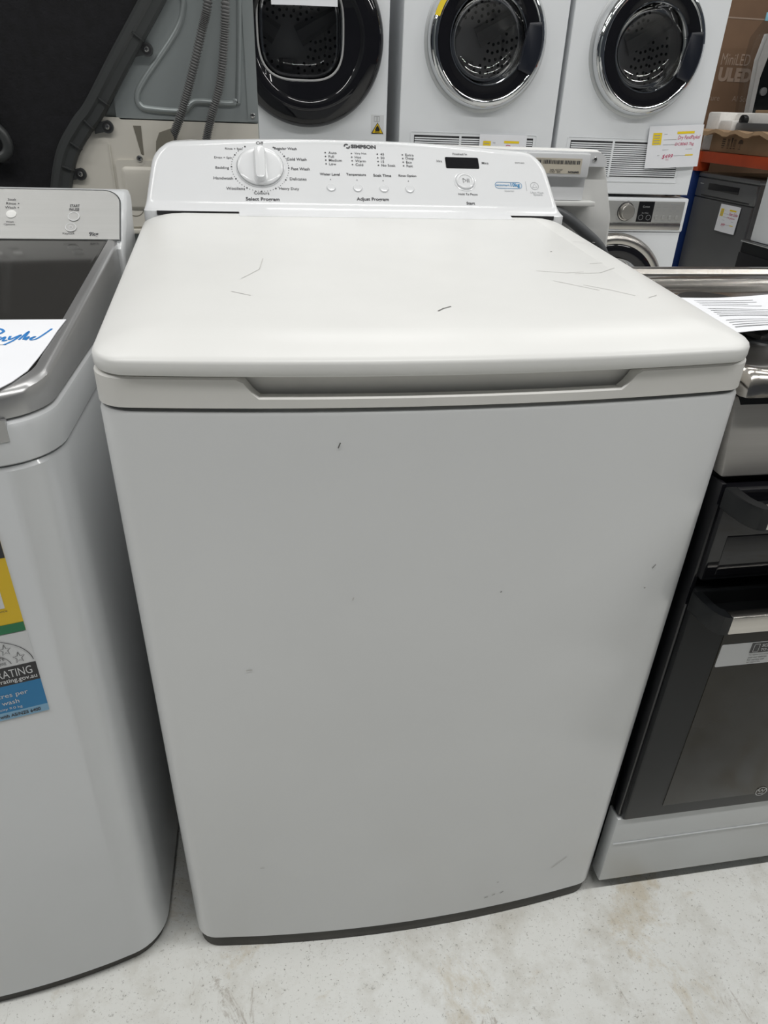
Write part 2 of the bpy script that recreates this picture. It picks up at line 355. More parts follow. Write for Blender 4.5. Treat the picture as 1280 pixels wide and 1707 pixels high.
# console
CZ0, CY0 = 0.955, 0.585
def con_ring(z, yf, yb, hw, r=0.012): return ring(plan(hw, hw, yf, yb, 0.0, r, 0.01, n=24, seg=5), z)
def hw_at(z, zt=1.0585, R=0.03):
    h = 0.342 - (z-0.955)*0.16
    if z > zt-R: h -= R - math.sqrt(max(0, R*R - (z-(zt-R))**2))
    return h
rings = [con_ring(0.925, 0.5805, 0.755, 0.341), con_ring(0.9668, 0.5805, 0.755, 0.3405), con_ring(0.9675, 0.5822, 0.755, 0.340), con_ring(0.9688, 0.5880, 0.755, 0.3398), con_ring(0.9710, 0.5955, 0.755, 0.3394), con_ring(0.9740, 0.6018, 0.755, 0.3389), con_ring(0.9770, 0.6065, 0.755, 0.3384), con_ring(0.9795, 0.6095, 0.755, 0.3380)]
for z in [0.99, 1.0, 1.01, 1.02, 1.028, 1.034, 1.040, 1.045, 1.049, 1.052, 1.054]: rings.append(con_ring(z, CY0+(z-CZ0), 0.755, hw_at(z)))
for z, dy, yb, dh in ((1.0568, 0.1035, 0.753, 0.004), (1.0585, 0.1075, 0.750, 0.010), (1.0592, 0.113, 0.745, 0.018), (1.0595, 0.122, 0.738, 0.03)): rings.append(con_ring(z, CY0+dy, yb, hw_at(1.054)-dh))
def arch(x, y, z):
    t = max(0, (z-0.99)/0.07); d = (0.0065 - 0.0095*(x/0.3)**2)*t
    return (x, y + (d if z < 1.055 and y < 0.72 else d*0.5*(y < 0.72)), z + d)
con = G().loft(rings).xf(arch)
CON = build('console', con, 'console', W, angle=0.7)
lipf = []
for k in range(9):
    t = k/8; y = 0.554 + 0.0315*t; z = 0.935 + 0.053*y + 0.0003 + 0.0038*t*t
    lipf.append((y, z))
lp = G()
xs = [-0.196 + (0.243+0.196)*k/20 for k in range(21)]
lp.loft([[(x, y, z) for y, z in lipf] + [(x, 0.59, 0.966), (x, 0.59, 0.955), (x, 0.556, 0.955)] for x in xs])
build('console_lip', lp, 'console', CON)
for x0, x1 in ((-0.320, -0.197), (0.244, 0.320)):
    g = G(); x_in = x1 if x0 < 0 else x0
    for k in range(1): g.box((x0, 0.5790, 0.9615), (x1, 0.583, 0.9673)); 
    sx = -1 if x0 < 0 else 1
    g.box((x_in-0.006, 0.563, 0.9622), (x_in+0.006, 0.580, 0.9672) ) if False else None
    build('hinge_slot', g, 'gap', CON, smooth=False)
CF = Frame((0, CY0, CZ0), (1, 0, 0), (0, 1, 1))
E0 = 0.0006
# dial
KX, KS = -0.1600, 0.0985
def cring(r, e, n=48): return [CF.p(KX + r*math.cos(2*PI*k/n), KS + r*math.sin(2*PI*k/n), e) for k in range(n)]
DIAL = build('dial', G().loft([cring(0.0385, -0.001), cring(0.0385, 0.001), cring(0.0372, 0.0022), cring(0.0365, 0.0022), cring(0.0362, 0.0040), cring(0.0345, 0.0055), cring(0.031, 0.0062), cring(0.02, 0.0065)]), 'console', W)
g = G(); put_ring(g, CF, KX, KS, 0.0362, 0.0374, 0.0026, 48); build('dial_groove', g, 'inklight', DIAL)
gp = G()
def grip(o, e): return [CF.p(KX + a, KS + b, e) for a, b in rrect(-0.0085+o, -0.0335+o, 0.0085-o, 0.0305-o, max(0.0082-o, 0.002), 6)]
gp.loft([grip(-0.003, 0.0055), grip(0.0, 0.0085), grip(0.0005, 0.0145), grip(0.0015, 0.0165), grip(0.0035, 0.0172)])
build('grip', gp, 'console', DIAL)
g = G(); put_rect(g, CF, KX-0.003, 0.1365, KX+0.003, 0.1378, 0.0007); build('pointer_mark', g, 'inklight', W)
pt = G()
names = [('Off', -0.1588, 0.1455, 'C'), ('Regular Wash', -0.136, 0.1355, 'L'), ('Cold Wash', -0.117, 0.1160, 'L'), ('Fast Wash', -0.1105, 0.0975, 'L'), ('Delicates', -0.114, 0.0780, 'L'), ('Heavy Duty', -0.132, 0.0585, 'L'),
         ('Colours', -0.1602, 0.0500, 'C'), ('Woollens', -0.186, 0.0575, 'R'), ('Handwash', -0.204, 0.0765, 'R'), ('Bedding', -0.2095, 0.0955, 'R'), ('Drain + Spin', -0.204, 0.1150, 'R'), ('Rinse + Spin', -0.187, 0.1325, 'R')]
for s_, a, b, al in names:
    pt = G(); put_text(pt, CF, a, b, s_, height=0.0052 if s_[0] in 'RCFDHWB' and 'y' not in s_ and 'g' not in s_ else 0.0062, align={'C': 'CENTER', 'L': 'LEFT', 'R': 'RIGHT'}[al], bold=0.014 if s_.endswith('Wash') else 0.005); build('program_caption', pt, 'ink', W)
pt = G()
for k in range(60):
    a = PI/2 - 2*PI*k/60
    if abs(((a-PI/2+PI) % (2*PI))-PI) < 0.42: continue
    big = k % 5 == 0
    put_dot(pt, CF, KX+0.0455*math.cos(a), KS+0.0455*math.sin(a), 0.0014 if big else 0.0007)
tag(build('dial_dots', pt, 'ink', W), kind='stuff')
for a, b, s_, wd, bo in ((-0.159, 0.0377, 'Select Program', 0.053, 0.02), (0.0185, 0.0413, 'Adjust Program', 0.053, 0.02), (0.1835, 0.0377, 'Start', 0.0145, 0.02), (0.181, 0.0553, 'Hold To Pause', 0.033, 0.01), (0.1765, 0.1352, 'Finished In', 0.025, 0.005),
                         (0.139, 0.1200, 'Hrs', 0.009, 0.005), (0.219, 0.1185, 'Mins', 0.0115, 0.005), (0.281, 0.1206, 'SWT1043', 0.0165, 0.0)):
    g = G(); put_text(g, CF, a, b, s_, width=wd, bold=bo); build('panel_caption', g, 'ink', W)
for i, (a, cap, opts) in enumerate(((-0.0485, 'Water Level', ('Auto', 'Full', 'Medium', 'Low')), (-0.005, 'Temperature', ('Very Hot', 'Hot', 'Warm', 'Cold')), (0.0385, 'Soak Time', ('45', '30', '15', 'No Soak')), (0.081, 'Rinse Option', ('Extra', 'Deep', 'Eco', 'Fast')))):
    g = G(); put_text(g, CF, a, 0.0885, cap, width=0.0325 if i < 2 else 0.030, bold=0.02); put_dot(g, CF, a+0.0005, 0.0785, 0.0008); build('button_caption', g, 'ink', W)
    for j, o_ in enumerate(opts):
        g = G(); put_dot(g, CF, a-0.0045, 0.1305-j*0.0073, 0.0013)
        put_text(g, CF, a+0.0005, 0.1305-j*0.0073, o_, height=0.0048 if o_ not in ('Deep',) else 0.006, align='LEFT', bold=0.005); build('option_caption', g, 'ink', W)
g = G(); put_text(g, CF, 0.0115, 0.1445, 'SIMPSON', width=0.042, height=0.0072, bold=0.05)
put_ring(g, CF, -0.0170, 0.1452, 0.0018, 0.0042, 0.0006, 14, 0.6, 3.6); put_ring(g, CF, -0.0145, 0.1435, 0.0014, 0.0038, 0.0006, 14, 3.6, 6.9)
build('maker_badge', g, 'ink', W)
for a in (-0.0479, -0.0045, 0.039, 0.0824):
    g = G(); g.loft([[CF.p(a + r*math.cos(2*PI*k/24), 0.0630 + r*math.sin(2*PI*k/24), e) for k in range(24)] for r, e in ((0.0082, -0.0005), (0.0080, 0.0002), (0.0076, -0.0002), (0.0072, 0.0012), (0.0066, 0.0018), (0.004, 0.0014), (0.002, 0.0012))])
    build('option_button', g, 'console', W)
g = G(); slab(g, rrect(0.1495, 0.1065, 0.2075, 0.1285, 0.002), CF, -0.001, 0.0006); DSP = build('display_window', g, 'black_gloss', W)
a, b = 0.1790, 0.0802
STB = build('start_button', G().loft([[CF.p(a + r*math.cos(2*PI*k/32), b + r*math.sin(2*PI*k/32), e) for k in range(32)] for r, e in ((0.0190, -0.001), (0.0188, 0.0006), (0.0172, 0.0010), (0.0160, -0.0004), (0.0152, 0.0024), (0.0135, 0.0034), (0.0115, 0.0034), (0.0108, 0.0026), (0.004, 0.0026))]), 'console', W)
g = G(); put_line(g, CF, [(a-0.004, b+0.0042), (a+0.0015, b), (a-0.004, b-0.0042), (a-0.004, b+0.0042)], 0.0009, 0.0032)
put_rect(g, CF, a+0.003, b-0.0038, a+0.0038, b+0.0038, 0.0032); put_rect(g, CF, a+0.0056, b-0.0038, a+0.0064, b+0.0038, 0.0032); build('play_pause_mark', g, 'ink', STB)
g = G()
op = rrect(0.2310, 0.0685, 0.2780, 0.0805, 0.0055, 8); op.append(op[0]); put_line(g, CF, op, 0.0007)
put_text(g, CF, 0.2445, 0.0748, 'ecosmart', width=0.0235, bold=0.01); put_text(g, CF, 0.2665, 0.0748, '10kg', width=0.0165, bold=0.03); build('capacity_badge', g, 'inkblue', W)
g = G(); put_text(g, CF, 0.255, 0.0635, 'Inverter', width=0.017); build('panel_caption', g, 'inklight', W)
g = G(); put_rect(g, CF, 0.2855, 0.0640, 0.2860, 0.0830); build('badge_divider', g, 'inklight', W); g = G()
put_ring(g, CF, 0.3010, 0.0745, 0.0068, 0.0074, n=32); put_line(g, CF, [(0.297, 0.0715), (0.301, 0.0785), (0.305, 0.0715), (0.297, 0.0715)], 0.0006)
build('system_badge', g, 'inklight', W); g = G(); put_text(g, CF, 0.3035, 0.0612, 'Ultra Wash', width=0.023); put_text(g, CF, 0.3045, 0.0565, 'System', width=0.0155)
build('badge_caption', g, 'inklight', W)
# small chips on the front panel
def front_y(x): return MP['yf'] + MP['bow']*(x/MP['hwf'])**2
for x, z, l, a_, m_ in ((-0.105, 0.84, 0.006, 1.2, 'scuffdark'), (-0.205, 0.565, 0.007, 0.2, 'scuff'), (0.075, 0.655, 0.0022, 0.3, 'scuffdark'), (0.263, 0.665, 0.006, 0.9, 'scuffdark'), (0.258, 0.635, 0.002, 0, 'scuffdark'), (0.14, 0.095, 0.003, 0.2, 'scuffdark'),
                        (-0.21, 0.2, 0.006, 0.1, 'scuff'), (0.125, 0.060, 0.006, 0.3, 'scuffdark'), (0.137, 0.063, 0.005, 0.4, 'scuffdark'), (0.15, 0.065, 0.006, 0.5, 'scuffdark'), (-0.09, 0.66, 0.004, 1.3, 'scuff'), (0.24, 0.11, 0.03, 0.7, 'scuff')):
    g = G(); fr = Frame((x, front_y(x)-0.0004, z), (1, 2*MP['bow']*x/MP['hwf']**2, 0), (0, 0, 1))
    put_line(g, fr, [(-l/2*math.cos(a_), -l/2*math.sin(a_)), (0, 0.0003), (l/2*math.cos(a_), l/2*math.sin(a_))], 0.0011, 0.0003); build('chip_mark', g, m_, W)

# ------------------------------------------------------------------ left top-load washing machine (silver console, smoked glass lid)
LX = -0.660
L_ = thing('washing_machine', 'white top-load washer at the left with silver console and dark glass lid', 'washing machine', (LX, 0.3, 0))
QP = dict(hwf=0.298, hwb=0.300, yf=-0.040, yb=0.62, bow=0.048, r=0.060, cx=LX)
def lring(ins, z): return ring(plan(**QP, inset=ins, n=30, seg=9), z)
build('cabinet', G().loft([lring(0.012, 0.026), lring(0.004, 0.022), lring(0.0, 0.026), lring(0.0, 0.8195), lring(0.002, 0.823)]), 'whitewash', L_)
build('shade_trim', G().loft([lring(0.007, 0.002), lring(0.007, 0.03)]), 'shadegrey', L_)  # painted shadow gap: dark band under the left cabinet, not a real part
build('top_collar', G().loft([lring(0.004, 0.823), lring(0.0, 0.8265), lring(0.0, 0.8590), lring(0.0015, 0.8625), lring(0.006, 0.8650)]), 'whitewash', L_)
KL = 0.108
def llift(x, y, z): return (x, y, z + (KL*(y+0.03) if z > 0.872 else 0.0))
def lidring(ins, z): return ring(plan(QP['hwf']-0.004, 0.296, QP['yf']+0.004, 0.50, QP['bow'], 0.058, 0.004, inset=ins, n=30, seg=9, cx=LX), z)
LL = build('lid', G().loft([lidring(0.006, 0.8655), lidring(0.0, 0.867), lidring(0.0, 0.8800), lidring(0.001, 0.8835), lidring(0.004, 0.8860), lidring(0.007, 0.887), lidring(0.0125, 0.8875), lidring(0.0135, 0.8850), lidring(0.017, 0.8850)]).xf(llift), 'lidsilver', L_)
build('lid_glass', G().loft([lidring(0.0140, 0.8845), lidring(0.0145, 0.8862), lidring(0.017, 0.8868)]).xf(llift), 'lidglass', LL)
hp = [(x, y) for x, y in plan(QP['hwf'], 0.3, QP['yf'], 0.5, QP['bow'], 0.06, 0.004, n=40, cx=LX) if y < 0.02 and abs(x-LX) < 0.272]
g = G(); g.loft([[(x, y-0.0008, 0.868), (x, y-0.0008, 0.848 + (0.018 if x-LX > 0.2655 else 0)), (x, y+0.004, 0.846 + (0.018 if x-LX > 0.2655 else 0)), (x, y+0.004, 0.868)] for x, y in hp]); build('lid_handle', g, 'lidsilver', LL)
# console of the left washer
LC0 = Vector((LX, 0.472, 0.9385))
TL = math.radians(50)
LCF = Frame(LC0, (1, 0, 0), (0, math.sin(TL), math.cos(TL)))
LCH = 0.093
hwl = 0.297
side = G()
def lc_sec(x, ins):
    pts = [LCF.p(x, -0.012, -ins), LCF.p(x, LCH-0.004-ins, -ins), LCF.p(x, LCH+0.004-ins, -0.004-ins)]
    top = pts[-1]
    return [tuple(p) for p in pts] + [(top.x, top.y+0.035, top.z-0.002), (top.x, 0.580-ins, top.z-0.02-ins), (top.x, 0.580-ins, 0.83), (top.x, pts[0].y, 0.83)]
xs = [(-0.3045, 0.012), (-0.3040, 0.006), (-0.3025, 0.002), (-0.301, 0.0006), (-0.297, 0.0), (0.297, 0.0), (0.301, 0.0006), (0.3025, 0.002), (0.3040, 0.006), (0.3045, 0.012)]
LCB = build('console', G().loft([lc_sec(x, i) for x, i in xs]), 'whitewash', L_, angle=0.8)
g = G(); slab(g, rpoly([(-0.3005, 0.0), (0.3005, 0.0), (0.2985, LCH-0.002), (-0.2985, LCH-0.002)], [0.003, 0.003, 0.024, 0.024], 8), LCF, -0.002, 0.0020); build('console_trim', g, 'chrome', LCB)
g = G(); slab(g, rpoly([(-0.2985, 0.0025), (0.2985, 0.0025), (0.2965, LCH-0.0042), (-0.2965, LCH-0.0042)], [0.002, 0.002, 0.0225, 0.0225], 8), LCF, 0.0, 0.0028); LPL = build('console_plate', g, 'silver', LCB)
def lu(x): return x - LX
g = G(); e = 0.0032
put_text(g, LCF, lu(-0.423), 0.0605, 'START', width=0.0130, height=0.0048, bold=0.02, e=e); put_text(g, LCF, lu(-0.4235), 0.0540, 'PAUSE', width=0.0130, height=0.0048, bold=0.02, e=e)
put_text(g, LCF, lu(-0.429), 0.0115, 'Keylock', width=0.0160, e=e); put_text(g, LCF, lu(-0.396), 0.0105, '9kg', width=0.0125, bold=0.02, e=e)
for s_, z_ in (('Soak', 0.0700), ('Rinse', 0.0630), ('Wash', 0.0560)):
    put_text(g, LCF, lu(-0.5010), z_, s_, height=0.0042, align='RIGHT' if s_ == 'Soak' else 'RIGHT', e=e)
    if s_ != 'Soak': put_dot(g, LCF, lu(-0.4975), z_, 0.0009, e)
put_text(g, LCF, lu(-0.507), 0.0310, 'Wash', width=0.010, e=e); put_text(g, LCF, lu(-0.507), 0.0262, 'Options', width=0.0145, e=e)
for s_, z_ in (('Normal', 0.0740), ('Rapid', 0.0675), ('Slow', 0.061), ('No Spin', 0.0545)): put_text(g, LCF, lu(-0.523), z_, s_, height=0.0042, align='RIGHT', e=e)
build('console_lettering', g, 'ink', LPL)
for nm, cx_, s_, rr, mm in (('touch_button', -0.4235, 0.0410, 0.0078, 'silver'), ('touch_button', -0.4265, 0.0220, 0.0074, 'silver'), ('wash_button', -0.5060, 0.0445, 0.0068, 'plastic'), ('spin_button', -0.5330, 0.0445, 0.0068, 'plastic')):
    g = G(); n = 28
    g.loft([[LCF.p(lu(cx_)+r*math.cos(2*PI*k/n), s_+r*math.sin(2*PI*k/n), q) for k in range(n)] for r, q in ((rr, 0.002), (rr, 0.0034), (rr*0.85, 0.0038), (rr*0.4, 0.0038))])
    bt = build(nm, g, mm, LPL)
    if mm == 'silver':
        g = G(); put_ring(g, LCF, lu(cx_), s_, rr*0.88, rr*1.0, 0.0040, 28); put_ring(g, LCF, lu(cx_), s_, rr*0.3, rr*0.38, 0.0041, 20) if s_ < 0.03 else None; build('button_ring', g, 'lab_white', bt)
# stickers on the left washer front
def lfy(x): return QP['yf'] + QP['bow']*((x-LX)/QP['hwf'])**2
def sticker(name, x0, x1, z0, z1, m, parent=L_, e=0.0006, tilt=0.0):
    g = G(); n = 14
    v = []; f = []
    for k in range(n+1):
        x = x0 + (x1-x0)*k/n
        for z in (z0, z1): v.append((x, lfy(x)-e, z))
    for k in range(n): f.append((2*k, 2*k+2, 2*k+3, 2*k+1))
    return build(name, G().add(v, f), m, parent)
SX0, SX1 = -0.575, -0.4225
EL = sticker('energy_label', SX0, SX1, 0.645, 0.766, 'lab_yellow')
sticker('label_header', SX0, SX1, 0.733, 0.766, 'lab_black', EL, 0.0009); sticker('label_footer', SX0, SX1, 0.645, 0.656, 'lab_green', EL, 0.0009)
sticker('label_rating_box', SX0+0.02, SX1-0.0120, 0.676, 0.720, 'lab_white', EL, 0.0009)
WL_ = sticker('water_label', SX0, SX1+0.0005, 0.533, 0.644, 'lab_white')
sticker('label_header', SX0, SX1+0.0005, 0.579, 0.603, 'lab_black', WL_, 0.0009); sticker('label_panel', SX0, SX1+0.0005, 0.543, 0.579, 'lab_blue', WL_, 0.0009); sticker('label_footer', SX0, SX1+0.0005, 0.533, 0.543, 'lab_pale', WL_, 0.0009)
def curved_text(name, items, m, parent, e=0.0013):
    g = G()
    for x, z, s_, k in items:
        v, f = text_geo(s_, **k); g.add([(x+a, lfy(x+a)-e, z+b) for a, b in v], f)
    return build(name, g, m, parent)
curved_text('label_lettering', [(-0.4270, 0.5945, 'WATER RATING', dict(width=0.066, height=0.0105, align='RIGHT')), (-0.4240, 0.5842, 'www.waterrating.gov.au', dict(width=0.066, height=0.0072, bold=0.012, align='RIGHT')),
                                (-0.4364, 0.5655, '67 litres per', dict(width=0.042, height=0.0078, align='RIGHT')), (-0.4465, 0.5565, 'wash', dict(width=0.0160, height=0.0060, align='RIGHT')), (-0.4450, 0.5475, 'capacity 9.0 kg', dict(width=0.030, height=0.0042, align='RIGHT'))], 'lab_white', WL_)
curved_text('label_note', [(-0.4295, 0.5380, 'in accordance with AS/NZS 6400', dict(width=0.068, height=0.0045, bold=0.02, align='RIGHT'))], 'ink', WL_)
curved_text('label_note', [(-0.4480, 0.6150, 'more', dict(width=0.011, height=0.0042, align='RIGHT')), (-0.4475, 0.6090, 'efficient', dict(width=0.016, height=0.0050, align='RIGHT'))], 'ink', WL_)
curved_text('label_note', [(-0.4330, 0.6725, 'usage of the appliance', dict(width=0.036, height=0.003, align='RIGHT')), (-0.4445, 0.6660, 'www.energyrating', dict(width=0.035, height=0.0032, align='RIGHT')), (-0.4425, 0.6600, '.GOV.AU', dict(width=0.018, height=0.004, bold=0.03, align='RIGHT'))], 'ink', EL)
g = G()
def lcurve(pts, wd):
    fr = Frame((0, 0, 0), (1, 0, 0), (0, 0, 1)); h = G(); put_line(h, fr, pts, wd, 0); g.add([(x, lfy(x)-0.0013, z) for x, y, z in h.v], h.f)
ac = (-0.4700, 0.604)
lcurve([(ac[0]+0.047*math.cos(t), ac[1]+0.037*math.sin(t)) for t in [0.07+1.5*k/24 for k in range(25)]], 0.0007)
lcurve([(ac[0]+0.027*math.cos(t), ac[1]+0.020*math.sin(t)) for t in [0.12+1.45*k/16 for k in range(17)]], 0.0006)
for sx_, sz_ in ((-0.4350, 0.6125), (-0.4450, 0.6250)):
    st = [(sx_ + (0.0054 if k % 2 == 0 else 0.0022)*math.sin(2*PI*k/10), sz_ + (0.0072 if k % 2 == 0 else 0.003)*math.cos(2*PI*k/10)) for k in range(11)]
    lcurve(st, 0.0006)
build('star_outline', g, 'ink', WL_)
g = G(); pts = [(ac[0]+0.047*math.cos(t), ac[1]+0.037*math.sin(t)) for t in [1.12+0.45*k/6 for k in range(7)]] + [(ac[0], ac[1]+0.020), (ac[0]+0.012, ac[1]+0.018)]
g.add([(x, lfy(x)-0.0011, z) for x, z in pts], [tuple(range(len(pts)))]); build('rating_wedge', g, 'lab_blue', WL_)
# paper sign lying on the smoked lid
def lidz(y): return 0.8872 + KL*(y+0.03)
SG = thing('price_sign', 'torn white paper sign with blue handwriting lying on the dark glass lid', 'sign', (-0.49, 0.1, lidz(0.1)))
PF = Frame((-0.660, 0.0, lidz(0.0)+0.0012), (1, 0, 0), (0, 1, KL)); WF = Frame(PF.p(0.0, -0.022), (1, 0, 0), (0, 1, KL))
edge = [(-0.16, 0.174), (0.2870, 0.170), (0.2845, 0.14), (0.2830, 0.105), (0.2810, 0.075), (0.2780, 0.045), (0.2700, 0.022), (0.2620, 0.008), (0.253, -0.001), (0.243, -0.006), (0.234, -0.0065), (0.222, -0.0095), (0.20, -0.008), (0.17, -0.0105), (0.05, -0.008), (-0.16, -0.009)]
g = G(); slab(g, edge, PF, 0.0, 0.0007); build('sheet', g, 'paper', SG, smooth=False)
g = G()
for s_, wd in (([(0.170, 0.142), (0.185, 0.150), (0.197, 0.150), (0.187, 0.143), (0.178, 0.133), (0.190, 0.131), (0.202, 0.138)], 0.003),
               ([(0.216, 0.128), (0.218, 0.148), (0.220, 0.163)], 0.0028), ([(0.213, 0.160), (0.226, 0.168), (0.234, 0.160), (0.228, 0.150), (0.218, 0.147)], 0.0028),
               ([(0.2355, 0.146), (0.230, 0.140), (0.2335, 0.135), (0.239, 0.146), (0.2395, 0.136), (0.243, 0.138)], 0.0024), ([(0.2435, 0.148), (0.2445, 0.139), (0.250, 0.147), (0.2525, 0.150), (0.249, 0.137), (0.243, 0.126)], 0.0024),
               ([(0.2535, 0.138), (0.2580, 0.160), (0.2575, 0.139), (0.261, 0.146), (0.2600, 0.137)], 0.0022), ([(0.2625, 0.141), (0.267, 0.146), (0.264, 0.138), (0.270, 0.141), (0.2785, 0.166)], 0.0022),
               ([(0.196, 0.108), (0.199, 0.117)], 0.0022)):
    put_line(g, WF, [tuple(p)[:2] for p in smooth_path([(a, b, 0) for a, b in s_], 5)], wd, 0.0010)
build('handwriting', g, 'penblue', SG)
g = G()
for y_, x1 in ((0.126, 0.245), (0.103, 0.225), (0.080, 0.222)): put_rect(g, WF, -0.05, y_, x1, y_+0.0008, 0.0009)
put_text(g, WF, 0.2160, 0.0575, 'MONTHS', width=0.054, height=0.0070, bold=0.03, shear=0.2, align='RIGHT', e=0.0014); build('printed_lines', g, 'ink', SG)
g = G(); put_rect(g, WF, 0.14, 0.0530, 0.2200, 0.0620, 0.0010); build('highlight', g, 'yellow', SG)
g = G(); put_line(g, WF, [(0.198, 0.0465), (0.212, 0.049), (0.206, 0.037), (0.198, 0.034), (0.1965, 0.045)], 0.002, 0.001); build('scribble', g, 'penblue', SG)

# ------------------------------------------------------------------ freestanding cooker (right)
CX0, CX1 = 0.3385, 0.9365
K = thing('cooker', 'stainless and black freestanding cooker right of the central washer', 'cooker', ((CX0+CX1)/2, 0.3, 0))
build('body', G().box((CX0+0.004, 0.030, 0.045), (CX1-0.004, 0.565, 0.862), 0.004), 'black_satin', K)
g = G().box((CX0+0.01, 0.06, 0.0), (CX0+0.05, 0.10, 0.05), 0.004); build('foot', g, 'rubber', K)
g = G().box((CX1-0.05, 0.06, 0.0), (CX1-0.01, 0.10, 0.05), 0.004); build('foot', g, 'rubber', K)
for x in (CX0+0.02, CX1-0.06): build('foot', G().box((x, 0.48, 0.0), (x+0.04, 0.52, 0.05), 0.004), 'rubber', K)
build('drawer_front', G().box((CX0-0.002, 0.004, 0.030), (CX1, 0.032, 0.187), 0.003), 'silverpaint', K)
g = G().box((CX0+0.002, 0.0020, 0.128), (CX1, 0.0045, 0.1285)); build('drawer_crease', g, 'silverpaint', K, smooth=False)
build('side_post', G().box((CX0-0.001, 0.008, 0.19), (CX0+0.006, 0.034, 0.765), 0.002), 'black_gloss', K)
OD = build('oven_door', G().box((CX0+0.004, 0.000, 0.1885), (CX1-0.004, 0.030, 0.622), 0.004), 'black_satin', K)
g = G().box((CX0+0.062, -0.0012, 0.215), (CX1-0.06, 0.002, 0.600), 0.001); OW = build('oven_window', g, 'oven_window', OD)
GD = build('grill_door', G().box((CX0+0.004, 0.000, 0.637), (CX1-0.004, 0.030, 0.760), 0.004), 'black_gloss', K)
build('grill_glass', G().box((CX0+0.02, -0.0010, 0.645), (CX1-0.02, 0.002, 0.700), 0.001), 'black_gloss', GD)
def handle(parent, z, x0, x1):
    # flat bracket that sweeps outwards from the door and turns into the bar
    shape = [(0.0, 0.002), (0.001, -0.016), (0.0035, -0.032), (0.007, -0.041), (0.0125, -0.0475), (0.020, -0.050), (0.0215, -0.050), (0.0215, -0.034), (0.0175, -0.031), (0.0145, -0.022), (0.0135, 0.002)]
    o = build('handle', G().box((x0+0.0215, -0.0500, z-0.0130), (x1-0.0215, -0.036, z+0.0130), 0.0025), 'steel', parent)
    for s_, xa in ((1, x0), (-1, x1)):
        g = G().loft([[(xa+s_*(0.011+(a-0.011)*q), b*1.0, z+h) for a, b in shape] for h, q in ((-0.0130, 0.9), (-0.0115, 1.0), (0.0115, 1.0), (0.0130, 0.9))])
        build('handle_bracket', g, 'black_satin', o, angle=0.5)
    build('handle_shelf', G().box((x0+0.012, -0.037, z-0.012), (x1-0.012, 0.001, z-0.006), 0.001), 'black_satin', o)
handle(OD, 0.607, 0.3375, CX1-0.006); handle(GD, 0.751, 0.3375, CX1-0.006)
K.location.x -= 0.012; K.location.y -= 0.005
def tilt(x, y, z): return (x, y + (z-0.772)*0.18, z)
CP = build('control_panel', G().box((CX0+0.001, 0.016, 0.7690), (CX1-0.001, 0.045, 0.8585), 0.003).xf(tilt), 'steelpanel', K)
for k in range(6):
    x = 0.46 + k*0.08
    kn = G().lathe([(0.022, 0), (0.022, 0.004), (0.018, 0.006), (0.0165, 0.022), (0.014, 0.025), (0.004, 0.026)], (x, 0.0235, 0.815), 24, '-y', True, True); build('knob', kn, 'steel', CP)
# hob: pressed stainless tray with rounded lip and ridged rear rail
prof = [(0.030, 0.862), (0.018, 0.862), (0.014, 0.866), (0.015, 0.876), (0.020, 0.884), (0.030, 0.8885), (0.045, 0.8880), (0.060, 0.884), (0.072, 0.8765), (0.082, 0.8745), (0.20, 0.8735), (0.440, 0.8735), (0.468, 0.8745), (0.480, 0.8790), (0.490, 0.8850),
        (0.505, 0.8870), (0.510, 0.8855), (0.516, 0.8885), (0.521, 0.8870), (0.527, 0.8905), (0.533, 0.8885), (0.539, 0.8920), (0.545, 0.8900), (0.551, 0.8925), (0.562, 0.8915), (0.566, 0.887), (0.566, 0.862)]
sec = []
for x, dz, dy in ((CX0-0.0005, -0.010, 0.006), (CX0+0.0015, -0.004, 0.0025), (CX0+0.006, 0.0, 0.0), (CX0+0.016, 0.001, 0.0), (CX0+0.026, 0.0, 0), (CX1-0.026, 0, 0), (CX1-0.016, 0.001, 0), (CX1-0.006, 0.0, 0), (CX1-0.0015, -0.004, 0.0025), (CX1+0.0005, -0.010, 0.006)):
    row = []
    edge_ = x < CX0+0.02 or x > CX1-0.02
    for y, z in prof:
        zz = z
        if edge_ and 0.06 < y < 0.49: zz = max(z, 0.8845)
        if z > 0.863: zz = max(0.863, zz + dz)
        yy = y + (dy if y < 0.05 else 0)
        row.append((x, yy, zz))
    sec.append(row)
HB = build('hob', G().loft(sec), 'steeltop', K, angle=0.8)
for bx, by, br in ((0.49, 0.19, 0.035), (0.78, 0.19, 0.045), (0.50, 0.36, 0.045), (0.78, 0.36, 0.035)):
    bu = G().lathe([(br+0.012, 0), (br+0.010, 0.003), (br, 0.004), (br, 0.009), (br-0.004, 0.012), (0.004, 0.012)], (bx, by, 0.8735), 28, 'z', True, True); build('burner', bu, 'black_satin', HB)
# sticker and emblem on the oven door
KF = Frame((0, -0.0012, 0), (1, 0, 0), (0, 0, 1))
g = G(); slab(g, rrect(0.4025, 0.4950, 0.520, 0.5330, 0.002), KF, 0.0, 0.0006); SK = build('sticker', g, 'lab_white', OD, smooth=False)
g = G(); slab(g, rrect(0.4460, 0.5145, 0.518, 0.5315, 0.001), KF, 0.0004, 0.0009); build('sticker_header', g, 'lab_black', SK, smooth=False)
g = G(); ph = rrect(0.4500, 0.5165, 0.4575, 0.5295, 0.0012); ph.append(ph[0]); put_line(g, KF, ph, 0.0007, 0.0012); put_text(g, KF, 0.4610, 0.5265, 'SCAN', height=0.005, bold=0.03, align='LEFT', e=0.0012); put_text(g, KF, 0.4610, 0.5195, 'TO REGISTER', height=0.0045, bold=0.03, align='LEFT', e=0.0012); build('sticker_lettering', g, 'lab_white', SK)
g = G()
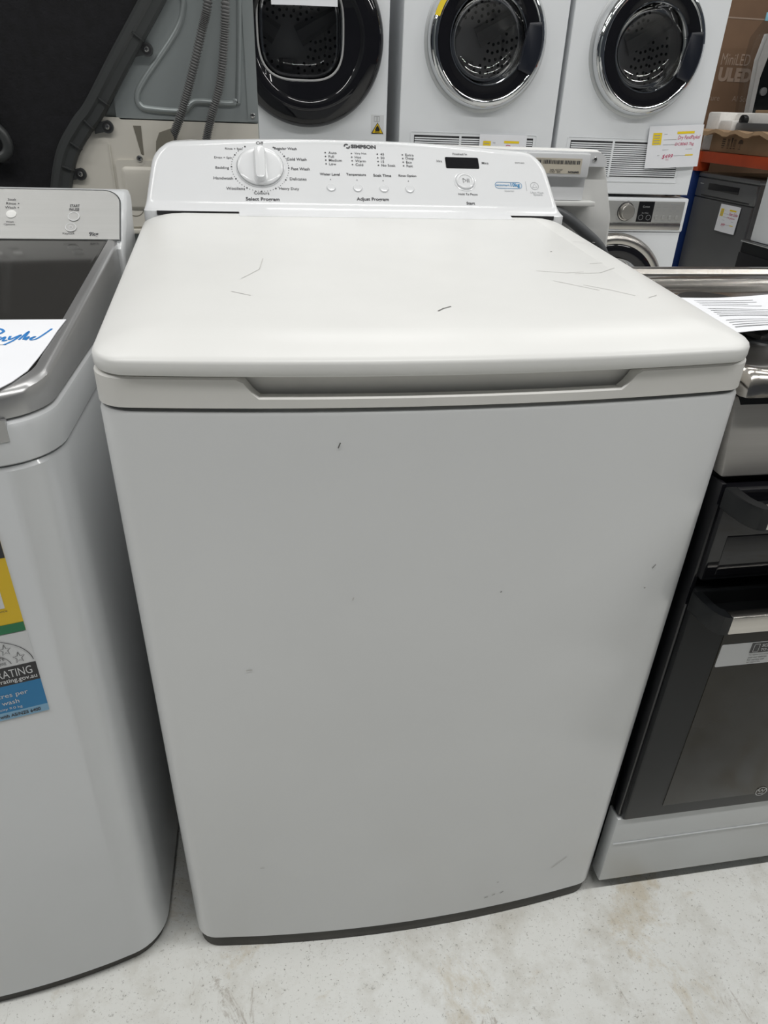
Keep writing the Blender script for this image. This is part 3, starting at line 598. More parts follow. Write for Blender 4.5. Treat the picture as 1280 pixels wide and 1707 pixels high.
for k, s_ in enumerate(('To register your product', 'visit our website', 'For service call', 'our support line')): put_text(g, KF, 0.4470, 0.5110-k*0.0042, s_, height=0.0028, align='LEFT', e=0.001)
build('sticker_note', g, 'ink', SK)
g = G(); put_ring(g, KF, 0.5645, 0.2200, 0.0086, 0.0095, 0.0007, 32); put_line(g, KF, [(0.5590, 0.2240), (0.5615, 0.2190), (0.5645, 0.2240), (0.5675, 0.2190), (0.5700, 0.2240)], 0.0012, 0.0007); put_rect(g, KF, 0.5605, 0.2150, 0.5685, 0.2162, 0.0007)
for x in (0.559, 0.5645, 0.570): put_dot(g, KF, x, 0.2245, 0.001, 0.0008)
build('emblem', g, 'lab_white', OD)
# printed sheets on the hob
PS = thing('instruction_sheet', 'curled white printed sheet lying on the stainless hob', 'paper', (0.62, 0.30, 0.886))
def sheet(u, v):
    x = 0.395 + 0.36*u + 0.03*v; y = 0.165 + 0.170*v - 0.065*u*(1-v) + 0.02*math.sin(u*3)
    z = 0.8865 + 0.003*math.sin(u*7+v*3) + 0.012*max(0, u-0.45)*v*3 + 0.004*v*v + 0.004*(1-v)*math.sin(u*4)
    return (x, y, z)
def grid(fn, nu, nv, e=0.0):
    v = [fn(i/nu, j/nv) for j in range(nv+1) for i in range(nu+1)]; v = [(a, b, c+e) for a, b, c in v]
    f = [(j*(nu+1)+i, j*(nu+1)+i+1, (j+1)*(nu+1)+i+1, (j+1)*(nu+1)+i) for j in range(nv) for i in range(nu)]
    return v, f
g = G(); g.add(*grid(sheet, 24, 16)); a_, b_2 = grid(sheet, 24, 16, -0.0006); g.add(a_, b_2); build('page', g, 'paper', PS)
g = G()
rl = random.Random(3)
for row in range(15):
    v0 = 0.10 + row*0.056
    for (ua, ub) in ((0.06, 0.40), (0.46, 0.92)):
        if rl.random() < 0.18: continue
        ub = ua + (ub-ua)*rl.uniform(0.5, 1.0); th = 0.010 if row % 5 else 0.02
        g.add([(x, y, z+0.0005) for x, y, z in [sheet(ua+(ub-ua)*k/8, v0+q) for q in (0, th) for k in range(9)]], [(k, k+1, k+10, k+9) for k in range(8)])
build('printed_lines', g, 'inklight', PS)

# ------------------------------------------------------------------ second washer standing back to back behind the central one
B = thing('washing_machine', 'white washer seen from behind with barcode label, right behind the central washer', 'washing machine', (0.21, 1.1, 0))
BX = 0.210
build('cabinet', G().box((BX-0.325, 0.845, 0.03), (BX+0.325, 1.46, 0.87), 0.02, 3), 'white2', B)
for x in (-0.27, 0.27):
    for y in (0.92, 1.38): build('foot', G().lathe([(0.022, 0), (0.024, 0.003), (0.024, 0.014), (0.01, 0.018), (0.01, 0.04)], (BX+x, y, 0), 18, 'z', True, True), 'rubber', B)
build('lid', G().loft([ring([(BX+x, y) for x, y in plan(0.335, 0.335, 0.99, 1.49, 0, 0.03, 0.04, inset=i)], z) for i, z in ((0, 0.872), (0, 0.90), (0.006, 0.912), (0.03, 0.918))]), 'plastic', B)
ol = rpoly([(BX-0.343, 0.874), (BX+0.343, 0.874), (BX+0.340, 0.935), (BX+0.300, 1.0575), (BX-0.300, 1.0575), (BX-0.340, 0.935)], [0.004, 0.004, 0.08, 0.026, 0.026, 0.08], 8)
def ins_ol(d, y, lowz=0): 
    c = (BX, 0.96); return [(c[0]+(x-c[0])*(1-d/0.34), y, c[1]+(z-c[1])*(1-d/0.09)) for x, z in ol]
hs = G().loft([ins_ol(0.006, 0.832), ins_ol(0.002, 0.834), ins_ol(0, 0.838), ins_ol(0.0, 0.88), ins_ol(0.012, 0.95), ins_ol(0.04, 1.0)])
HS = build('console_back', hs, 'plastic', B)
up_ = rpoly([(BX-0.262, 0.9685), (BX+0.262, 0.9685), (BX+0.262, 1.0290), (BX+0.304, 1.0290), (BX+0.2965, 1.0545), (BX-0.2965, 1.0545), (BX-0.304, 1.0290), (BX-0.262, 1.0290)], [0.002, 0.002, 0, 0.002, 0.022, 0.022, 0.002, 0], 6)
build('rear_panel', G().loft([[(x, y, z) for x, z in up_] for y in (0.835, 0.818)]), 'console', HS, angle=0.5)
build('label_panel', G().box((BX-0.262, 0.806, 1.010), (BX+0.2615, 0.820, 1.0520), 0.003), 'console', HS)
build('ledge', G().box((BX-0.285, 0.806, 0.9585), (BX+0.287, 0.835, 0.9675), 0.002), 'plastic', HS)
BF = Frame((0, 0.8058, 0), (1, 0, 0), (0, 0, 1))
g = G(); slab(g, [(0.345, 1.0165), (0.4545, 1.0165), (0.4545, 1.0430), (0.345, 1.0430)], BF, 0, 0.0004); BL = build('barcode_label', g, 'labelcream', HS, smooth=False)
g = G(); rb = random.Random(5); x = 0.350
while x < 0.4510:
    wv = rb.choice((0.0006, 0.001, 0.0018, 0.0024)); put_rect(g, BF, x, 1.0330, min(x+wv, 0.4520), 1.0395, 0.0008); x += wv + rb.choice((0.0008, 0.0012, 0.002))
put_rect(g, BF, 0.352, 1.0408, 0.392, 1.0412, 0.0008)
put_text(g, BF, 0.440, 1.0195, 'SIMPSON', width=0.022, height=0.0036, bold=0.04, rot=PI, e=0.0008); put_text(g, BF, 0.404, 1.0228, '220-240V 50Hz', width=0.026, rot=PI, e=0.0008); put_text(g, BF, 0.402, 1.0195, 'SER. 10KG', width=0.022, rot=PI, e=0.0008)
put_ring(g, BF, 0.356, 1.0260, 0.0028, 0.0035, 0.0008, 3); put_line(g, BF, [(0.353, 1.020), (0.359, 1.020)], 0.0008, 0.0008)
build('label_print', g, 'ink', BL)
screw(HS, Frame((0, 0.818, 0), (1, 0, 0), (0, 0, 1)), 0.4855, 1.0420, 0.0045, 0.0)
hp_ = smooth_path([(0.20, 0.815, 0.950), (0.34, 0.812, 0.955), (0.42, 0.812, 0.947), (0.48, 0.815, 0.915), (0.540, 0.822, 0.868), (0.560, 0.826, 0.80), (0.53, 0.828, 0.70), (0.50, 0.828, 0.5)], 8)
build('drain_hose', G().tube(hp_, 0.0105, 14), 'hosedark', B)

# ------------------------------------------------------------------ appliance at the back left, seen from behind (stacked dryer)
D = thing('dryer', 'tumble dryer seen from behind, grey sheet back with two hoses and black cover', 'dryer', (-0.50, 1.15, 0.893))
Y0 = 0.860
bd = G().box((-0.860, Y0+0.012, 0.895), (-0.157, 1.44, 1.745), 0.006); build('casing', bd, 'galv', D)
TFr = Frame((0, Y0, 0), (1, 0, 0), (0, 0, 1))
g = G(); slab(g, [(-0.405, 1.0835), (-0.1585, 1.0835), (-0.1585, 1.742), (-0.405, 1.742)], TFr, -0.013, 0.0); PAN = build('back_sheet', g, 'galv', D, smooth=False)
g = G(); slab(g, [(-0.176, 1.0855), (-0.1575, 1.0855), (-0.1575, 1.742), (-0.176, 1.742)], TFr, -0.001, 0.0025); build('edge_flange', g, 'galv', PAN, smooth=False)
rp = [(-0.272, 1.32), (-0.274, 1.268), (-0.272, 1.252), (-0.288, 1.215), (-0.352, 1.140), (-0.3655, 1.115), (-0.360, 1.102), (-0.344, 1.0985), (-0.300, 1.0965), (-0.285, 1.099), (-0.272, 1.110), (-0.258, 1.1130), (-0.206, 1.1115), (-0.196, 1.1165), (-0.1905, 1.130), (-0.178, 1.30), (-0.178, 1.5)]
g = G(); path = smooth_path([(a, 0, b) for a, b in rp], 8)
rings_ = []
for i, p in enumerate(path):
    d = (path[min(i+1, len(path)-1)] - path[max(i-1, 0)]).normalized(); n_ = Vector((-d.z, 0, d.x))
    rings_.append([(p + n_*o).to_tuple()[:1] + (Y0 - h,) + ((p + n_*o).z,) for o, h in ((-0.006, -0.001), (-0.004, 0.0022), (-0.0015, 0.0042), (0.0015, 0.0042), (0.004, 0.0022), (0.006, -0.001))])
g.loft(rings_, False, False, close=False); build('pressed_rib', g, 'galv', PAN, angle=1.5)
g = G(); slab(g, [(-0.86, 0.895), (-0.1585, 0.895), (-0.1585, 1.0815), (-0.398, 1.0815), (-0.402, 1.0845), (-0.425, 1.0845), (-0.86, 1.0845)], TFr, -0.014, 0.004); BS = build('base_back', g, 'cream', D, smooth=False)
g = G().box((-0.86, Y0-0.012, 0.893), (-0.160, Y0+0.01, 0.9015), 0.002); build('base_lip', g, 'cream', BS)
g = G(); slab(g, rrect(-0.4170, 0.9055, -0.255, 1.0180, 0.008), TFr, 0.003, 0.0075); HT = build('access_hatch', g, 'cream', BS)
g = G(); g.loft([[TFr.p(a, b, e_) for a, b in rrect(-0.4075+o, 0.935+o, -0.265-o, 1.0075-o, 0.008)] for o, e_ in ((0, 0.0072), (0.003, 0.0105), (0.006, 0.012))]); build('hatch_panel', g, 'cream', HT)
g = G(); put_ring(g, TFr, -0.3930, 0.9400, 0.0155, 0.0168, 0.0079, 32); build('knockout_ring', g, 'creamdark', HT)
g = G(); put_ring(g, TFr, -0.3735, 1.0190, 0.0, 0.0095, 0.0078, 24); build('screw_lug', g, 'cream', HT); screw(HT, TFr, -0.3735, 1.0205, 0.0055, 0.0076)
g = G(); slab(g, [(-0.3700, 1.0270), (-0.3655, 1.0270), (-0.3645, 1.0725), (-0.3780, 1.0725)], TFr, 0.0035, 0.0046); build('vent_slot', g, 'creamdark', BS, smooth=False)
g = G(); slab(g, [(-0.424, 0.905), (-0.4225, 0.905), (-0.4225, 1.043), (-0.424, 1.043)], TFr, 0.0035, 0.0060); build('base_rib', g, 'cream', BS, smooth=False)
g = G(); g.loft([[TFr.p(a, b, e_) for a, b in ((-0.347, 0.99), (-0.305, 0.99), (-0.307, 1.0580), (-0.313, 1.0700), (-0.331, 1.0640), (-0.338, 1.050))] for e_ in (0.004, 0.034)]); build('hose_socket', g, 'creamdark', BS, angle=0.4)
screw(PAN, TFr, -0.1675, 1.0945, 0.0045, 0.0025)
# black moulded cover left of the conduit
cov = [(-0.86, 0.905), (-0.530, 0.905), (-0.525, 0.975), (-0.495, 1.045), (-0.450, 1.092), (-0.335, 1.255), (-0.255, 1.37), (-0.14-0.06, 1.45), (-0.22, 1.742), (-0.86, 1.742)]
g = G(); slab(g, cov, TFr, -0.002, 0.008); build('black_cover', g, 'felt', D, smooth=False)
# conduit
cpth = smooth_path([(-0.522, 0.905), (-0.5150, 0.960), (-0.4965, 1.022), (-0.4650, 1.0660), (-0.4400, 1.0890), (-0.385, 1.168), (-0.312, 1.268), (-0.24, 1.37), (-0.2, 1.44)] if False else [(-0.526, 0.905, 0), (-0.518, 0.960, 0), (-0.4965, 1.022, 0), (-0.4650, 1.0660, 0), (-0.4380, 1.0950, 0), (-0.385, 1.168, 0), (-0.312, 1.266, 0), (-0.24, 1.37, 0)], 7)
rr_ = []
for i, p in enumerate(cpth):
    d = (cpth[min(i+1, len(cpth)-1)] - cpth[max(i-1, 0)]).normalized(); n_ = Vector((-d.y, d.x, 0))
    rr_.append([tuple(TFr.p((p+n_*o).x, (p+n_*o).y, e_)) for o, e_ in ((0.0185, 0.0), (0.0185, 0.012), (0.0130, 0.020), (0.004, 0.021), (-0.0005, 0.0175), (-0.0125, 0.0170), (-0.0165, 0.012), (-0.0165, 0.0))])
CDT = build('cable_conduit', G().loft(rr_), 'conduit', D, angle=0.6)
for t_ in (7, 12, 17, 24, 30, 38, 44):
    if t_ >= len(cpth)-1: continue
    p = cpth[t_]; d = (cpth[t_+1]-cpth[t_-1]).normalized(); n_ = Vector((-d.y, d.x, 0))
    rg = [[tuple(TFr.p((p+d*s_+n_*o).x, (p+d*s_+n_*o).y, e_)) for o, e_ in ((0.004, 0.016), (0.002, 0.0212), (-0.0135, 0.0205), (-0.0178, 0.0135), (-0.0178, 0.008))] for s_ in (-0.0012, 0.0012)]
    build('conduit_rib', G().loft(rg), 'conduit', CDT, smooth=False)
for a, b in ((-0.3395, 1.1870), (-0.4215, 1.0695), (-0.4800, 0.9930), (-0.262, 1.308)):
    g = G(); n = 18; lug = [(a+0.0105*math.cos(t), b+0.0105*math.sin(t)) for t in [-2.2+3.6*k/12 for k in range(13)]] + [(a-0.022, b+0.004), (a-0.022, b-0.012)]
    slab(g, lug, TFr, 0.0, 0.009); build('conduit_lug', g, 'conduit', CDT, smooth=False); 
    g = G(); put_ring(g, TFr, a, b, 0.0055, 0.008, 0.0094, 20); build('lug_washer', g, 'gap', CDT)
    screw(CDT, TFr, a, b, 0.0045, 0.009)
def corrugated(path, r, pitch):
    P = smooth_path(path, 60); out = []; rad = []; acc = 0; last = P[0]; nxt = 0; k = 0
    for p in P:
        acc += (p-last).length; last = p
        if acc >= nxt: out.append(p); rad.append(r if k % 4 in (0, 1) else r*0.72); k += 1; nxt += pitch/4
    return G().tube(out, rad, 12)
def bp(u, v, e_=0.030): return TFr.p(u, v, e_)
h1 = corrugated([bp(-0.205, 1.40, 0.02), bp(-0.2290, 1.262), bp(-0.2440, 1.215), bp(-0.2660, 1.154), bp(-0.2870, 1.102), bp(-0.3080, 1.060, 0.026), bp(-0.325, 1.03, 0.022)], 0.0078, 0.0046)
build('drain_hose', h1, 'hose', D, angle=1.2)
h2 = corrugated([bp(-0.190, 1.40, 0.02), bp(-0.2015, 1.262), bp(-0.2090, 1.200), bp(-0.2200, 1.142), bp(-0.2390, 1.092), bp(-0.2530, 1.050), bp(-0.262, 1.01)], 0.0078, 0.0046)
build('drain_hose', h2, 'hose', D, angle=1.2)
lo = smooth_path([(-0.640, Y0-0.022, 1.30), (-0.615, Y0-0.022, 1.10), (-0.590, Y0-0.024, 1.050), (-0.590, Y0-0.024, 1.028), (-0.606, Y0-0.024, 1.018), (-0.64, Y0-0.022, 1.024)], 8)
build('loop_pipe', G().tube(lo, 0.0085, 12), 'conduit', D)
U = thing('washing_machine', 'dark washer back under the rear-facing dryer, mostly hidden behind the silver-console washer', 'washing machine', (-0.50, 1.15, 0))
build('casing', G().box((-0.855, Y0+0.03, 0.02), (-0.162, 1.44, 0.892), 0.008), 'galv', U)
for x in (-0.82, -0.24):
    for y in (0.93, 1.36): build('foot', G().box((x, y, 0), (x+0.04, y+0.04, 0.022), 0.003), 'rubber', U)

# ------------------------------------------------------------------ back row: dryers on front-load washers (built locally, front at y = 0)
def front_panel(w2, z0, z1, c, R, th=0.02, n=72):
    """flat front with a round hole"""
    pts = []; cx, cz = c
    for k in range(n):
        a = 2*PI*k/n; ca, sa = math.cos(a), math.sin(a)
        t = min((w2-cx)/ca if ca > 1e-9 else ((-w2-cx)/ca if ca < -1e-9 else 1e9), (z1-cz)/sa if sa > 1e-9 else ((z0-cz)/sa if sa < -1e-9 else 1e9))
        pts.append(((cx+ca*t, cz+sa*t), (cx+R*ca, cz+R*sa)))
    # snap to the true corners
    cor = [(-w2, z0), (w2, z0), (w2, z1), (-w2, z1)]; outer = [p[0] for p in pts]
    for q in cor:
        i = min(range(n), key=lambda j: (outer[j][0]-q[0])**2 + (outer[j][1]-q[1])**2); outer[i] = q
    inner = [p[1] for p in pts]
    return G().loft([[(x, th, z) for x, z in outer], [(x, 0.003, z) for x, z in outer], [(c[0]+(x-c[0])*0.993, 0.0, c[1]+(z-c[1])*0.993) for x, z in outer], [(x, 0.0, z) for x, z in inner], [(x, 0.03, z) for x, z in inner]], False, False)
def drum(parent, c, R, depth):
    d = build('drum', G().lathe([(R, -0.02), (R, -depth), (R*0.62, -depth-0.01), (R*0.60, -depth+0.012), (R*0.30, -depth+0.02), (0.001, -depth+0.025)], (c[0], 0, c[1]), 48), 'drum', parent)
    g = G(); fr = Frame((c[0], depth-0.012, c[1]), (1, 0, 0), (0, 0, 1))
    for rr in (0.36, 0.44, 0.52, 0.60, 0.68, 0.76, 0.84, 0.92):
        n = int(rr*58)
        for k in range(n):
            a = 2*PI*k/n + rr*3
            if abs(((a - 0.5) % (2*PI/3)) - PI/3) > PI/3 - 0.22: continue
            put_dot(g, fr, R*rr*math.cos(a), R*rr*math.sin(a), R*0.024, 0.020 if rr < 0.62 else 0.006, 8)
    build('drum_holes', g, 'gap', d, smooth=False)
    for k in range(3):
        a = 0.5 + k*2*PI/3; ca, sa = math.cos(a), math.sin(a); px, pz = -sa, ca
        arm = []
        for t_, w_ in ((0.2, 0.035), (0.97, 0.022)):
            arm.append([(c[0]+R*t_*ca+px*w_*s_, depth-0.03-h, c[1]+R*t_*sa+pz*w_*s_) for s_, h in ((-1, 0), (-0.5, 0.012), (0.5, 0.012), (1, 0))])
        build('drum_vane', G().loft(arm), 'drumgrey', d)
    return d
HW = 0.2975
def dryer_base(name, label, group, R, c, zc_panel=0.725):
    t = thing(name, label, 'dryer', (0, 0, 0), group, True)
    build('casing', G().add([(x, y, z) for y in (0.02, 0.60) for x, z in ((-HW, 0.012), (HW, 0.012), (HW, 0.848), (-HW, 0.848))], [(4, 5, 6, 7), (0, 1, 5, 4), (1, 2, 6, 5), (2, 3, 7, 6), (3, 0, 4, 7)]), 'white2', t, smooth=False)
    build('front_panel', front_panel(HW, 0.008, zc_panel, c, R), 'white2', t, angle=0.5)
    build('control_panel', G().box((-HW, -0.002, zc_panel+0.003), (HW, 0.03, 0.848), 0.006), 'white2', t)
    build('program_knob', G().lathe([(0.030, 0), (0.030, 0.012), (0.027, 0.02), (0.004, 0.021)], (0.0, -0.002, 0.79), 28, '-y', True, True), 'chrome', t)
    for x in (-0.25, 0.25): build('foot', G().box((x-0.02, 0.04, 0.0), (x+0.02, 0.08, 0.014), 0.003), 'rubber', t)
    return t
def vent_grille(t, x0, x1, z0, z1):
    fr = Frame((0, 0, 0), (1, 0, 0), (0, 0, 1))
    o = rrect(x0, z0, x1, z1, 0.006); i_ = rrect(x0+0.0025, z0+0.0025, x1-0.0025, z1-0.0025, 0.005)
    vg = build('vent_flap', G().loft([[fr.p(*p, 0.0) for p in o], [fr.p(*p, 0.0022) for p in o], [fr.p(*p, 0.0022) for p in i_], [fr.p(*p, 0.0008) for p in i_]]), 'white2', t)
    n = 16; top, bot = z1-0.016, z0+0.022; xa, xb = x0+0.016, x1-0.016
    build('vent_backing', G().box((xa-0.002, -0.0012, bot-0.004), (xb+0.002, 0.004, top+0.004)), 'gap', vg, smooth=False)
    h = (top-bot)/n
    proto = None
    for k in range(n):
        z = bot + h*k
        if proto is None:
            s_ = G().box((xa, -0.0042, 0), (xb, -0.0006, h*0.60), 0.0008, 1); proto = build('slat', s_, 'white2', vg); proto.location.z = z
        else:
            q = proto.copy(); COL.objects.link(q); q.location.z = z
    build('slat_divider', G().box(((xa*0.62+xb*0.38)-0.004, -0.0046, bot-0.004), ((xa*0.62+xb*0.38)+0.004, 0.0, top+0.004)), 'white2', vg, smooth=False)
    return vg
def chrome_dryer(label):
    c = (0.0, 0.494); R = 0.178
    t = dryer_base('dryer', label, 'white dryers with round chrome doors', R, c)
    build('door_seat', G().lathe([(0.2223, 0.0), (0.2223, 0.004), (0.2127, 0.008), (0.1820, 0.008)], (c[0], 0, c[1]), 72), 'silverpaint', t)
    DR = build('door', G().lathe([(0.2127, 0.002), (0.2141, 0.012), (0.2122, 0.026), (0.2069, 0.038), (0.1993, 0.046), (0.1906, 0.050), (0.1854, 0.049), (0.1820, 0.044)], (c[0], 0, c[1]), 96), 'chrome', t, angle=1.2)
    build('door_bezel', G().lathe([(0.1854, 0.040), (0.1820, 0.047), (0.1763, 0.048), (0.1485, 0.040), (0.1408, 0.038), (0.1380, 0.034)], (c[0], 0, c[1]), 72), 'black_gloss', DR)
    build('door_ring', G().lathe([(0.1408, 0.036), (0.1394, 0.040), (0.1360, 0.040), (0.1341, 0.034)], (c[0], 0, c[1]), 72), 'chrome', DR)
    build('door_glass', G().lathe([(0.1351, 0.036), (0.1332, 0.022), (0.1265, -0.01), (0.1150, -0.03), (0.0862, -0.045), (0.0479, -0.052), (0.0010, -0.054)], (c[0], 0, c[1]), 64), 'glass', DR, angle=1.2)
    pad = []
    for r_ in (0.142, 0.193):
        for k in range(15):
            pass
    a0, a1 = -0.56, 0.30; ins = []
    outer = [(0.192*math.cos(a0+(a1-a0)*k/12), 0.192*math.sin(a0+(a1-a0)*k/12)) for k in range(13)]
    inner = [(0.138, 0.192*math.sin(a1)-0.004), (0.1150, -0.085)]
    poly = outer + inner
    fr = Frame((c[0], 0, c[1]), (1, 0, 0), (0, 0, 1)); g = G()
    g.loft([[fr.p(x, z, 0.038) for x, z in poly], [fr.p(x, z, 0.0505) for x, z in poly], [fr.p(0.155+(x-0.155)*0.94, -0.02+(z+0.02)*0.94, 0.0525) for x, z in poly]])
    build('door_handle', g, 'navy_pad', DR, angle=0.5)
    drum(t, c, 0.245, 0.29)
    vent_grille(t, -0.255, 0.235, 0.052, 0.205)
    return t
ROWY, RZ = 2.25, 0.842
d2 = chrome_dryer('white dryer with chrome round door in the back row, middle of the three'); d2.location = (0.660, ROWY, RZ)
d3 = copy_tree(d2); d3['label'] = 'white dryer with chrome round door stacked above the silver-panel front-load washer'; d3.location = (1.274, ROWY, RZ)
# yellow energy arc on the middle dryer only
g = G(); c = (0.0, 0.494); v = []; f = []
for k in range(21):
    a = math.radians(105 + 58*k/20)
    for r_, h in ((0.2065, 0.0395), (0.1983, 0.0478), (0.1902, 0.0508)): v.append((c[0]+r_*math.cos(a), -h, c[1]+r_*math.sin(a)))
for k in range(20):
    for j in range(2): f.append((3*k+j, 3*k+j+1, 3*k+j+4, 3*k+j+3))
g.add(v, f); dd = [q for q in d2.children if q.name.startswith('door') and not q.name.startswith('door_')][0]; build('yellow_sticker', g, 'yellow', dd)
# black door dryer
c1 = (0.010, 0.470)
d1 = dryer_base('dryer', 'white dryer with large glossy black door and paper price sign, left of chrome-door dryers', None, 0.20, c1); d1.location = (0.017, ROWY, RZ)
DR = build('door', G().lathe([(0.262, 0.0), (0.265, 0.010), (0.264, 0.024), (0.256, 0.038), (0.24, 0.050), (0.215, 0.058), (0.19, 0.058), (0.178, 0.050)], (c1[0], 0, c1[1]), 96), 'black_gloss', d1, angle=1.2)
fr1 = Frame((c1[0], 0, c1[1]), (1, 0, 0), (0, 0, 1))
circ = lambda r, n=72: [(r*math.cos(2*PI*k/n), r*math.sin(2*PI*k/n)) for k in range(n)]
def sq(r, p=3.2, n=72, dx=-0.02, dz=0.02):
    out = []
    for k in range(n):
        a = 2*PI*k/n; ca, sa = math.cos(a), math.sin(a); q = r/((abs(ca)**p + abs(sa)**p)**(1/p)); out.append((q*ca+dx, q*sa+dz))
    return out
build('door_bezel', G().loft([[fr1.p(x, z, 0.052) for x, z in circ(0.180)], [fr1.p(x, z, 0.046) for x, z in sq(0.148)], [fr1.p(x, z, 0.030) for x, z in sq(0.142)]], False, False), 'black_gloss', DR)
build('window_rim', G().loft([[fr1.p(x, z, e_) for x, z in sq(r_)] for r_, e_ in ((0.146, 0.0465), (0.143, 0.0475), (0.140, 0.0455))], False, False), 'drumgrey', DR)
build('door_glass', G().loft([[fr1.p(x, z, e_) for x, z in sq(r_)] for r_, e_ in ((0.142, 0.036), (0.138, 0.0), (0.125, -0.03), (0.09, -0.045), (0.03, -0.05))]), 'glass', DR, angle=1.2)
drum(d1, (c1[0]-0.05, c1[1]), 0.235, 0.29)
fr0 = Frame((0, 0, 0), (1, 0, 0), (0, 0, 1))
g = G(); slab(g, [(0.240, 0.190), (0.287, 0.190), (0.287, 0.252), (0.240, 0.252)], fr0, 0, 0.0004); WS = build('warning_sticker', g, 'lab_white', d1, smooth=False)
g = G(); put_poly(g, fr0, [(0.243, 0.193), (0.285, 0.193), (0.264, 0.227)], 0.0008); build('hazard_triangle', g, 'lab_yellow', WS)
g = G(); put_line(g, fr0, [(0.243, 0.193), (0.285, 0.193), (0.264, 0.227), (0.243, 0.193)], 0.0028, 0.0011); put_poly(g, fr0, [(0.257, 0.200), (0.271, 0.200), (0.273, 0.206), (0.269, 0.213), (0.264, 0.219), (0.259, 0.212), (0.256, 0.206)], 0.0011); put_rect(g, fr0, 0.255, 0.1965, 0.273, 0.1985, 0.0011)
build('flame_symbol', g, 'lab_black', WS)
g = G()
for xx in (0.2565, 0.2665): 
    q = rrect(xx-0.0045, 0.231, xx+0.0045, 0.247, 0.001); q.append(q[0]); put_line(g, fr0, q, 0.0014, 0.0008)
build('manual_symbol', g, 'inklight', WS)

# front-load washers below
def washer_front(label):
    t = thing('washing_machine', label, 'washing machine', (0, 0, 0), 'front-load washers under the dryers', True)
    c = (0.005, 0.452); R = 0.19
    build('casing', G().add([(x, y, z) for y in (0.02, 0.60) for x, z in ((-HW, 0.015), (HW, 0.015), (HW, 0.838), (-HW, 0.838))], [(4, 5, 6, 7), (0, 1, 5, 4), (1, 2, 6, 5), (2, 3, 7, 6), (3, 0, 4, 7)]), 'white2', t, smooth=False)
    build('front_panel', front_panel(HW, 0.012, 0.707, c, R), 'white2', t, angle=0.5)
    build('top_frame', G().box((-HW-0.004, -0.006, 0.709), (HW+0.004, 0.03, 0.838), 0.006), 'white2', t)
    CPn = build('control_panel', G().box((-HW+0.010, -0.010, 0.745), (HW-0.012, 0.0, 0.826), 0.002), 'silver', t)
    build('chrome_strip', G().box((-HW+0.010, -0.010, 0.718), (HW-0.012, 0.0, 0.743), 0.002), 'steel', t)
    kb = G().lathe([(0.0335, 0), (0.0335, 0.003), (0.030, 0.004), (0.0285, 0.022), (0.026, 0.025), (0.001, 0.025)], (0.030, -0.010, 0.786), 36, '-y', True, True); KB = build('program_knob', kb, 'steel', CPn)
    build('knob_skirt', G().lathe([(0.036, 0), (0.036, 0.002), (0.030, 0.003), (0.029, 0.012)], (0.030, -0.010, 0.786), 36, '-y', True, False), 'gap', KB)
    fr = Frame((0, -0.010, 0), (1, 0, 0), (0, 0, 1))
    g = G(); slab(g, [(0.082, 0.748), (0.150, 0.748), (0.150, 0.825), (0.082, 0.825)], fr, 0, 0.001); DP = build('display', g, 'black_gloss', CPn, smooth=False)
    g = G(); put_text(g, fr, 0.116, 0.806, 'Cotton', width=0.03, e=0.0014); put_text(g, fr, 0.116, 0.782, 'Eco Wash', width=0.028, e=0.0014); put_ring(g, fr, 0.100, 0.765, 0.009, 0.0102, 0.0014, 20); put_ring(g, fr, 0.133, 0.765, 0.009, 0.0102, 0.0014, 20); build('display_print', g, 'inklight', DP)
    g = G()
    for k in range(4):
        for j in range(3): put_rect(g, fr, 0.163+k*0.030, 0.790+j*0.013, 0.172+k*0.030+0.006*(j % 2), 0.7915+j*0.013, 0.0006) if not (k > 1 and j > 0) else None
        put_rect(g, fr, 0.163+k*0.030, 0.751, 0.177+k*0.030, 0.7535, 0.0006)
    for k in range(8):
        a = PI*0.15 + k*0.5
        put_rect(g, fr, 0.03+0.046*math.cos(a)-0.004, 0.786+0.040*math.sin(a)-0.001, 0.03+0.046*math.cos(a)+0.004, 0.786+0.040*math.sin(a)+0.001, 0.0006)
    put_rect(g, fr, 0.222, 0.815, 0.265, 0.818, 0.0006); put_ring(g, fr, 0.240, 0.802, 0.006, 0.0075, 0.0006, 20); put_dot(g, fr, 0.240, 0.802, 0.002, 0.0006)
    build('panel_print', g, 'inklight', CPn)
    for k in range(4): build('touch_button', G().lathe([(0.0085, 0), (0.0085, 0.002), (0.006, 0.003), (0.001, 0.003)], (0.170+k*0.030, -0.010, 0.766), 18, '-y', True, True), 'silver', CPn)
    DW = build('door', G().lathe([(0.252, 0.0), (0.254, 0.012), (0.250, 0.026), (0.240, 0.036), (0.226, 0.040), (0.214, 0.036)], (c[0], 0, c[1]), 80), 'steel', t, angle=1.2)
    build('door_bezel', G().lathe([(0.216, 0.034), (0.205, 0.042), (0.18, 0.044), (0.162, 0.036), (0.158, 0.02)], (c[0], 0, c[1]), 72), 'black_gloss', DW)
    build('door_glass', G().lathe([(0.160, 0.03), (0.150, -0.01), (0.12, -0.04), (0.05, -0.052), (0.001, -0.054)], (c[0], 0, c[1]), 64), 'glass', DW, angle=1.2)
    drum(t, c, 0.24, 0.36)
    for x in (-0.25, 0.25): build('foot', G().box((x-0.02, 0.04, 0.0), (x+0.02, 0.08, 0.018), 0.003), 'rubber', t)
    return t
w3 = washer_front('white front-load washer with silver control panel and steel knob under the rightmost dryer'); w3.location = (1.280, ROWY, 0)
for x, s_ in ((0.668, 'front-load washer under the middle dryer, hidden behind the central washer'), (0.017, 'front-load washer under the black-door dryer, hidden behind the central washer')):
    q = copy_tree(w3); q.location = (x, ROWY, 0); q['label'] = s_

